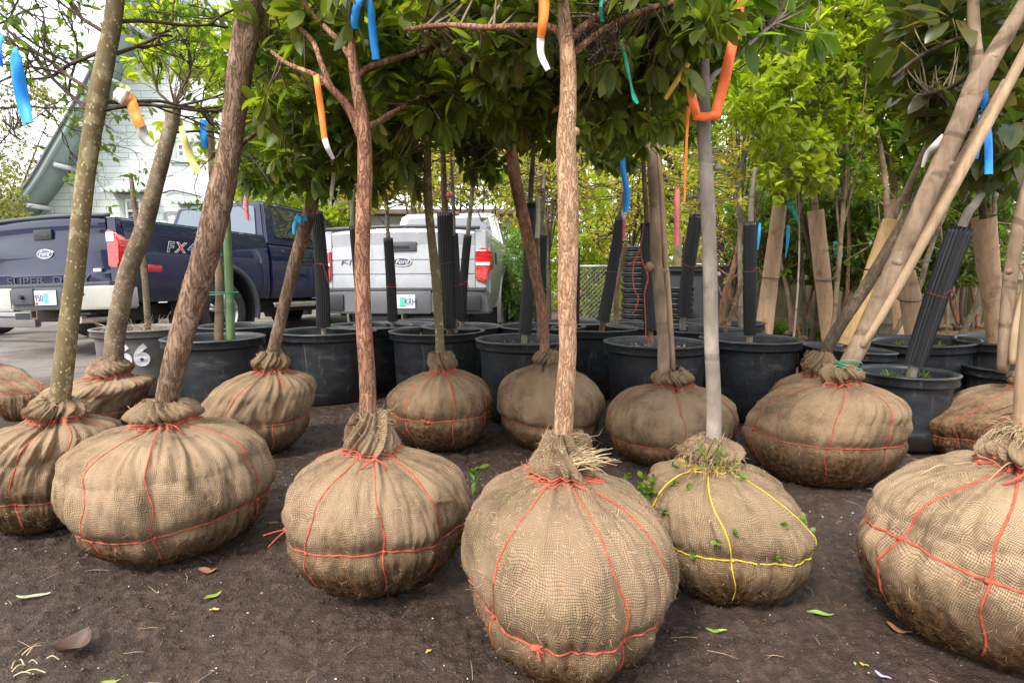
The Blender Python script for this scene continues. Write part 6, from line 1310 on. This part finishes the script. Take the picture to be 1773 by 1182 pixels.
yA1,yB1,yA3,yA4,yA5,yB2,yB6=[BL[k].Yc for k in('A1','B1','A3','A4','A5','B2','B6')]
rib('long blue ribbon hanging in front of the white sky at the far left',1.55,[('blue',[(24,84,9),(27,100,19),(34,145,22),(42,185,22),(50,216,20)])])
rib('narrow blue ribbon cut by the left edge of the picture',1.6,[('blue',[(2,60,10),(-2,90,12),(3,116,5)])])
rib('orange and tan ribbon with a white wrap on the twig beside the olive trunk',yA1-.03,[('white',[(199,162,22),(213,168,26),(222,172,24)]),('orange',[(224,166,16),(232,190,19),(243,220,20)]),('grey',[(243,220,20),(252,240,18),(266,252,9)]),('yellow',[(207,150,10),(218,154,12),(225,158,8)])],.2)
rib('pale yellow ribbon hanging from the lichen spotted trunk',yB1-.06,[('yellow',[(314,218,11),(318,236,11),(326,262,12),(336,285,12),(345,300,12)])])
rib('short blue ribbon between the lichen spotted and the thick brown trunks',yB1+.1,[('blue',[(352,208,13),(352,230,13),(355,256,11)])])
rib('pink ribbon dangling over the rear window of the blue pickup',2.9,[('pink',[(426,318,6),(425,340,9),(428,382,6)])])
rib('orange ribbon with white tail looped over the left limb of the slender red trunk',yA3-.08,[('orange',[(547,130,11),(550,150,11),(556,190,11),(562,240,10)]),('white',[(562,240,10),(568,258,9),(577,275,6)])],.3)
rib('left of the two blue ribbons at the top of the slender red trunk',yA3-.06,[('blue',[(632,-20,18),(620,5,14),(614,35,14),(616,50,10)])])
rib('longer right one of the two blue ribbons at the top of the slender red trunk',yA3-.05,[('blue',[(636,-10,10),(642,18,12),(646,60,14),(651,103,13)])])
rib('orange ribbon with white end beside the flaky orange trunk',yA4-.04,[('orange',[(943,-12,20),(941,30,17),(936,66,13)]),('white',[(936,66,13),(937,95,12),(949,122,9)])],.3)
rib('thin green ribbon twisting down among the dark leaves',yA4+.1,[('green',[(1078,82,4),(1085,110,6),(1092,145,5),(1098,168,10),(1104,180,4)])],1.)
rib('small dark green ribbon scrap above the fork of the orange trunk',yA4+.02,[('green',[(1043,-5,8),(1040,15,6),(1043,38,10)])],1.)
rib('long blue ribbon hanging before the leaning ribbed sleeve',2.5,[('blue',[(1073,205,4),(1075,240,9),(1079,290,10),(1086,340,11),(1083,368,9)])])
rib('yellow and white ribbon curling beside the thin stake',2.4,[('yellow',[(1134,190,4),(1143,215,5)]),('white',[(1143,215,5),(1151,240,4),(1148,254,2)])])
rib('mustard ribbon slanting between the dark leaves left of the pale grey trunk',yA5-.02,[('mustard',[(1191,109,11),(1172,140,9),(1152,172,7)])],.2)
rib('broad neon orange band slung around the pale grey trunk',yA5-.05,[('neon',[(1196,158,15),(1201,180,16),(1208,206,15)]),('neon',[(1201,201,14),(1222,202,14),(1248,198,14)]),('neon',[(1236,207,18),(1252,150,19),(1264,95,18),(1276,42,18)]),('neon',[(1276,46,14),(1284,0,15),(1290,-30,14)])],.04)
rib('thin orange strip hanging left of the pale grey trunk',yA5-.03,[('orange',[(1192,185,7),(1189,240,4),(1187,300,6),(1185,352,4)])],.9)
rib('pink ribbon hanging left of the pale grey trunk, before the leaning sleeve',2.9,[('pink',[(1173,328,8),(1172,350,9),(1171,425,9)])],.1)
rib('pink and white ribbon at the top of the ribbed sleeve leaning right',3.6,[('white',[(1077,364,6),(1081,380,6)]),('pink',[(1081,380,6),(1080,415,5)])])
rib('long blue ribbon between the leaning tan trunk and its stake',yB6+.06,[('blue',[(1707,130,7),(1704,165,14),(1706,190,15),(1711,240,15),(1712,302,14)])],.2)
rib('second blue ribbon end behind the leaning tan trunk',yB6+.2,[('blue',[(1700,200,12),(1696,240,10),(1690,275,8)])],.2)
rib('blue tape wound around the right leaning brown trunk',yB2-.07,[('ltblue',[(531,378,9),(520,380,12),(512,376,13)]),('ltblue',[(516,374,8),(511,390,9),(509,405,6)])],.2)
rib('pink ribbon tied at the top of the ribbed sleeve behind the brown trunk',2.95,[('pink',[(548,338,4),(545,355,11),(548,369,9)])],.1)
rib('grey paper tag curling on the dark leaning trunk',yB6+.02,[('grey',[(1634,235,9),(1622,250,13),(1606,268,13),(1597,290,6)])],.3)
rib('white strip hanging beside the ribbed sleeve near the dark red trunk',3.3,[('cream',[(931,340,8),(932,370,7),(930,412,8)])],.1)
rib('pale cream ribbon below the orange one left of the slender red trunk',2.2,[('cream',[(524,265,6),(532,280,7),(543,290,4)]),('cream',[(574,270,5),(578,300,6),(574,335,7),(577,345,6)])],.4)
rib('blue ribbon beside the upright ribbed sleeve',3.2,[('ltblue',[(1316,386,4),(1314,410,5),(1312,432,3)])])
rib('blue ribbon right of the first cardboard wrap',4.8,[('ltblue',[(1365,390,6),(1364,415,5),(1360,446,2)])])
rib('blue ribbon looped in the dark shrub',5.9,[('ltblue',[(1446,418,7),(1448,432,9),(1449,440,8)]),('ltblue',[(1452,420,7),(1456,434,6),(1456,445,6)])],.1)
rib('green ribbon flying from the first cardboard wrap',4.8,[('green',[(1366,350,6),(1373,366,8),(1384,388,5)])])
rib('small green tag on the wrapped trunk behind the leaning stem',5.4,[('green',[(1537,336,8),(1534,346,9),(1531,358,5)])])
rib('teal tape at the top of the big leaning ribbed sleeve',3.1,[('green',[(1716,306,8),(1717,320,9),(1714,338,9)])],.1)
rib('blue tape at the bend of the stem above the big leaning sleeve',3.1,[('ltblue',[(1706,302,9),(1716,297,10),(1727,300,8)])],.1)
rib('pink blossom like ribbon knot above the thick ribbed sleeve',3.7,[('pink',[(773,336,6),(779,338,10),(784,334,5)])],.3)
# red twine hanging at the sleeve behind the staked trunk
Ys=3.2; t_=thing('hanging_twine',at(1108,424,Ys),'loose red twine hanging down beside the ribbed sleeve','twine')
for pts in ([(1115,385),(1110,420),(1100,450),(1088,458)],[(1109,430),(1112,452),(1122,480),(1116,510),(1118,560),(1118,590)],[(1108,432),(1098,455),(1096,480),(1098,500),(1105,515),(1102,530),(1094,545)]):
    mk('strand',*tube(cr_spline([at(a,b,Ys) for a,b in pts],40),.0035,6),M['twine_dark'],t_)
# ------------------------------------------------------------------ fallen leaves on the soil
def fallen(label,px,py,Lpx,wr,ang,col,curl=.1,fold=.3,seed=0,name='fallen_leaf',lift=.004):
    p=gp(px,py); p[2]=float(gz(np.array([p[0]]),np.array([p[1]]))[0])+lift; L_=mpx(Lpx,p); d=np.array([math.cos(R(ang)),math.sin(R(ang))*1.5,0]); d/=np.linalg.norm(d)
    n=12; S_=np.linspace(0,1,n); wv=np.sin(np.pi*S_**.8)**.8*wr*L_/2; side=np.array([-d[1],d[0],0]); rg=np.random.default_rng(seed); ph=rg.random()*6
    V=[]
    for i,s in enumerate(S_):
        for k in (-1,-.5,0,.5,1): V.append(p-d*L_/2+d*L_*s+side*wv[i]*k+np.array([0,0,abs(k)*fold*wv[i]+curl*L_*(s-.5)**2*4+.002*math.sin(k*3+s*7+ph)]))
    o=mk(name,np.array(V),grid_faces(n,5),col); tag(o,label,'leaf'); return o
LG=simple('fallen_green_leaf',(.20,.30,.05),.5,var=.15,ns=30); LP=simple('fallen_pale_leaf',(.34,.33,.20),.7,var=.2,ns=30); LB=simple('fallen_brown_leaf',(.085,.045,.03),.6,var=.3,ns=30); LT=simple('fallen_tan_leaf',(.30,.15,.08),.7,var=.25,ns=30); LY=simple('fallen_yellow_leaf',(.45,.32,.05),.6,var=.2,ns=30)
fallen('narrow fresh green leaf on the soil below the wide burlap ball',369,1031,32,.38,42,LG,seed=1)
fallen('small yellow leaf next to the narrow fresh green leaf',371,1053,16,.4,8,LY,seed=2)
fallen('pale grey green leaf on the soil at the left edge',58,1031,52,.2,8,LP,seed=3)
fallen('large curled dark brown leaf at the bottom left corner',129,1130,66,.85,78,LB,.35,.6,4,lift=.01)
fallen('green leaf cut by the bottom edge, right of the curled brown leaf',198,1176,40,.3,22,LG,seed=5)
fallen('brown leaf tucked under the wide burlap ball',360,988,34,.5,5,LT,.2,.4,6)
fallen('pinkish tan leaf under the edge of the huge burlap ball',1556,1090,40,.35,-38,LT,.2,.3,7)
fallen('green leaf lying between the yellow tied ball and the huge ball',1420,1064,42,.3,-8,LG,seed=8,fold=.5)
fallen('green leaf right of the front centre ball',1240,1096,36,.25,-4,LG,seed=9)
fallen('small yellow green leaf near the bottom right',1496,1154,14,.35,-30,LY,seed=10)
fallen('tan leaf stuck beside the bow of the cone necked ball',474,911,18,.6,0,LT,.2,.4,11)
fallen('yellow leaf scrap beneath the cone necked ball',742,1127,12,.5,30,LY,seed=12)
fallen('thin lilac plastic scrap at the bottom edge',1528,1176,26,.3,-40,simple('lilac_scrap',(.40,.36,.62),.4),seed=13,name='plastic_scrap')
rg=np.random.default_rng(4); p=gp(68,1150); Ps=[];rs=[]
for i in range(9):
    s=p+np.array([rg.normal()*.03,rg.normal()*.02,.008]); a=rg.uniform(0,6.28); l=rg.uniform(.02,.05); Ps.append(cr_spline([s,s+[l*.5*math.cos(a),l*.5*math.sin(a),.008],s+[l*math.cos(a),l*math.sin(a),0]],6)); rs.append([.0016]*6)
tag(mk('dry_grass_wisp',*tubemany(Ps,rs,4),M['fibre']),'wisp of dry straw on the soil in the bottom left corner','straw')
r=np.random.default_rng(31)
for nm,mt_,n,lb in (('leaf_litter',LT,120,'small brown and tan leaf fragments littering the soil'),('green_litter',LG,60,'tiny green and yellow leaf fragments littering the soil')):
    x=r.uniform(-2,2.2,n);y=.85+3*r.random(n)**1.3;P=np.stack([x,y,gz(x,y)+.003],-1); V,F=leafmesh(P,rdir(r,n)*[1,1,.15],np.tile([0,0,1.],(n,1))+rdir(r,n)*.3,r.uniform(.005,.016,n),r.uniform(.003,.008,n),r,True,.2,.3); tag(mk(nm,V,F,mt_),lb,'leaf litter',kind='stuff')
# broad leaved weed between the cone necked ball and the front centre ball
p=gp(818,858); rg=np.random.default_rng(6); pts=p+np.array([[0,0,.0],[.01,.01,.05],[.005,0,.08],[.012,0,.10]]); tag(mk('broad_weed',*whorls(pts,rg,5,.05,.45,0,False,outd=np.tile([.2,-.2,.6],(4,1)),spread=.9),M['mid_leaf']),'bright leafy weed peeking between two front burlap balls','weed')
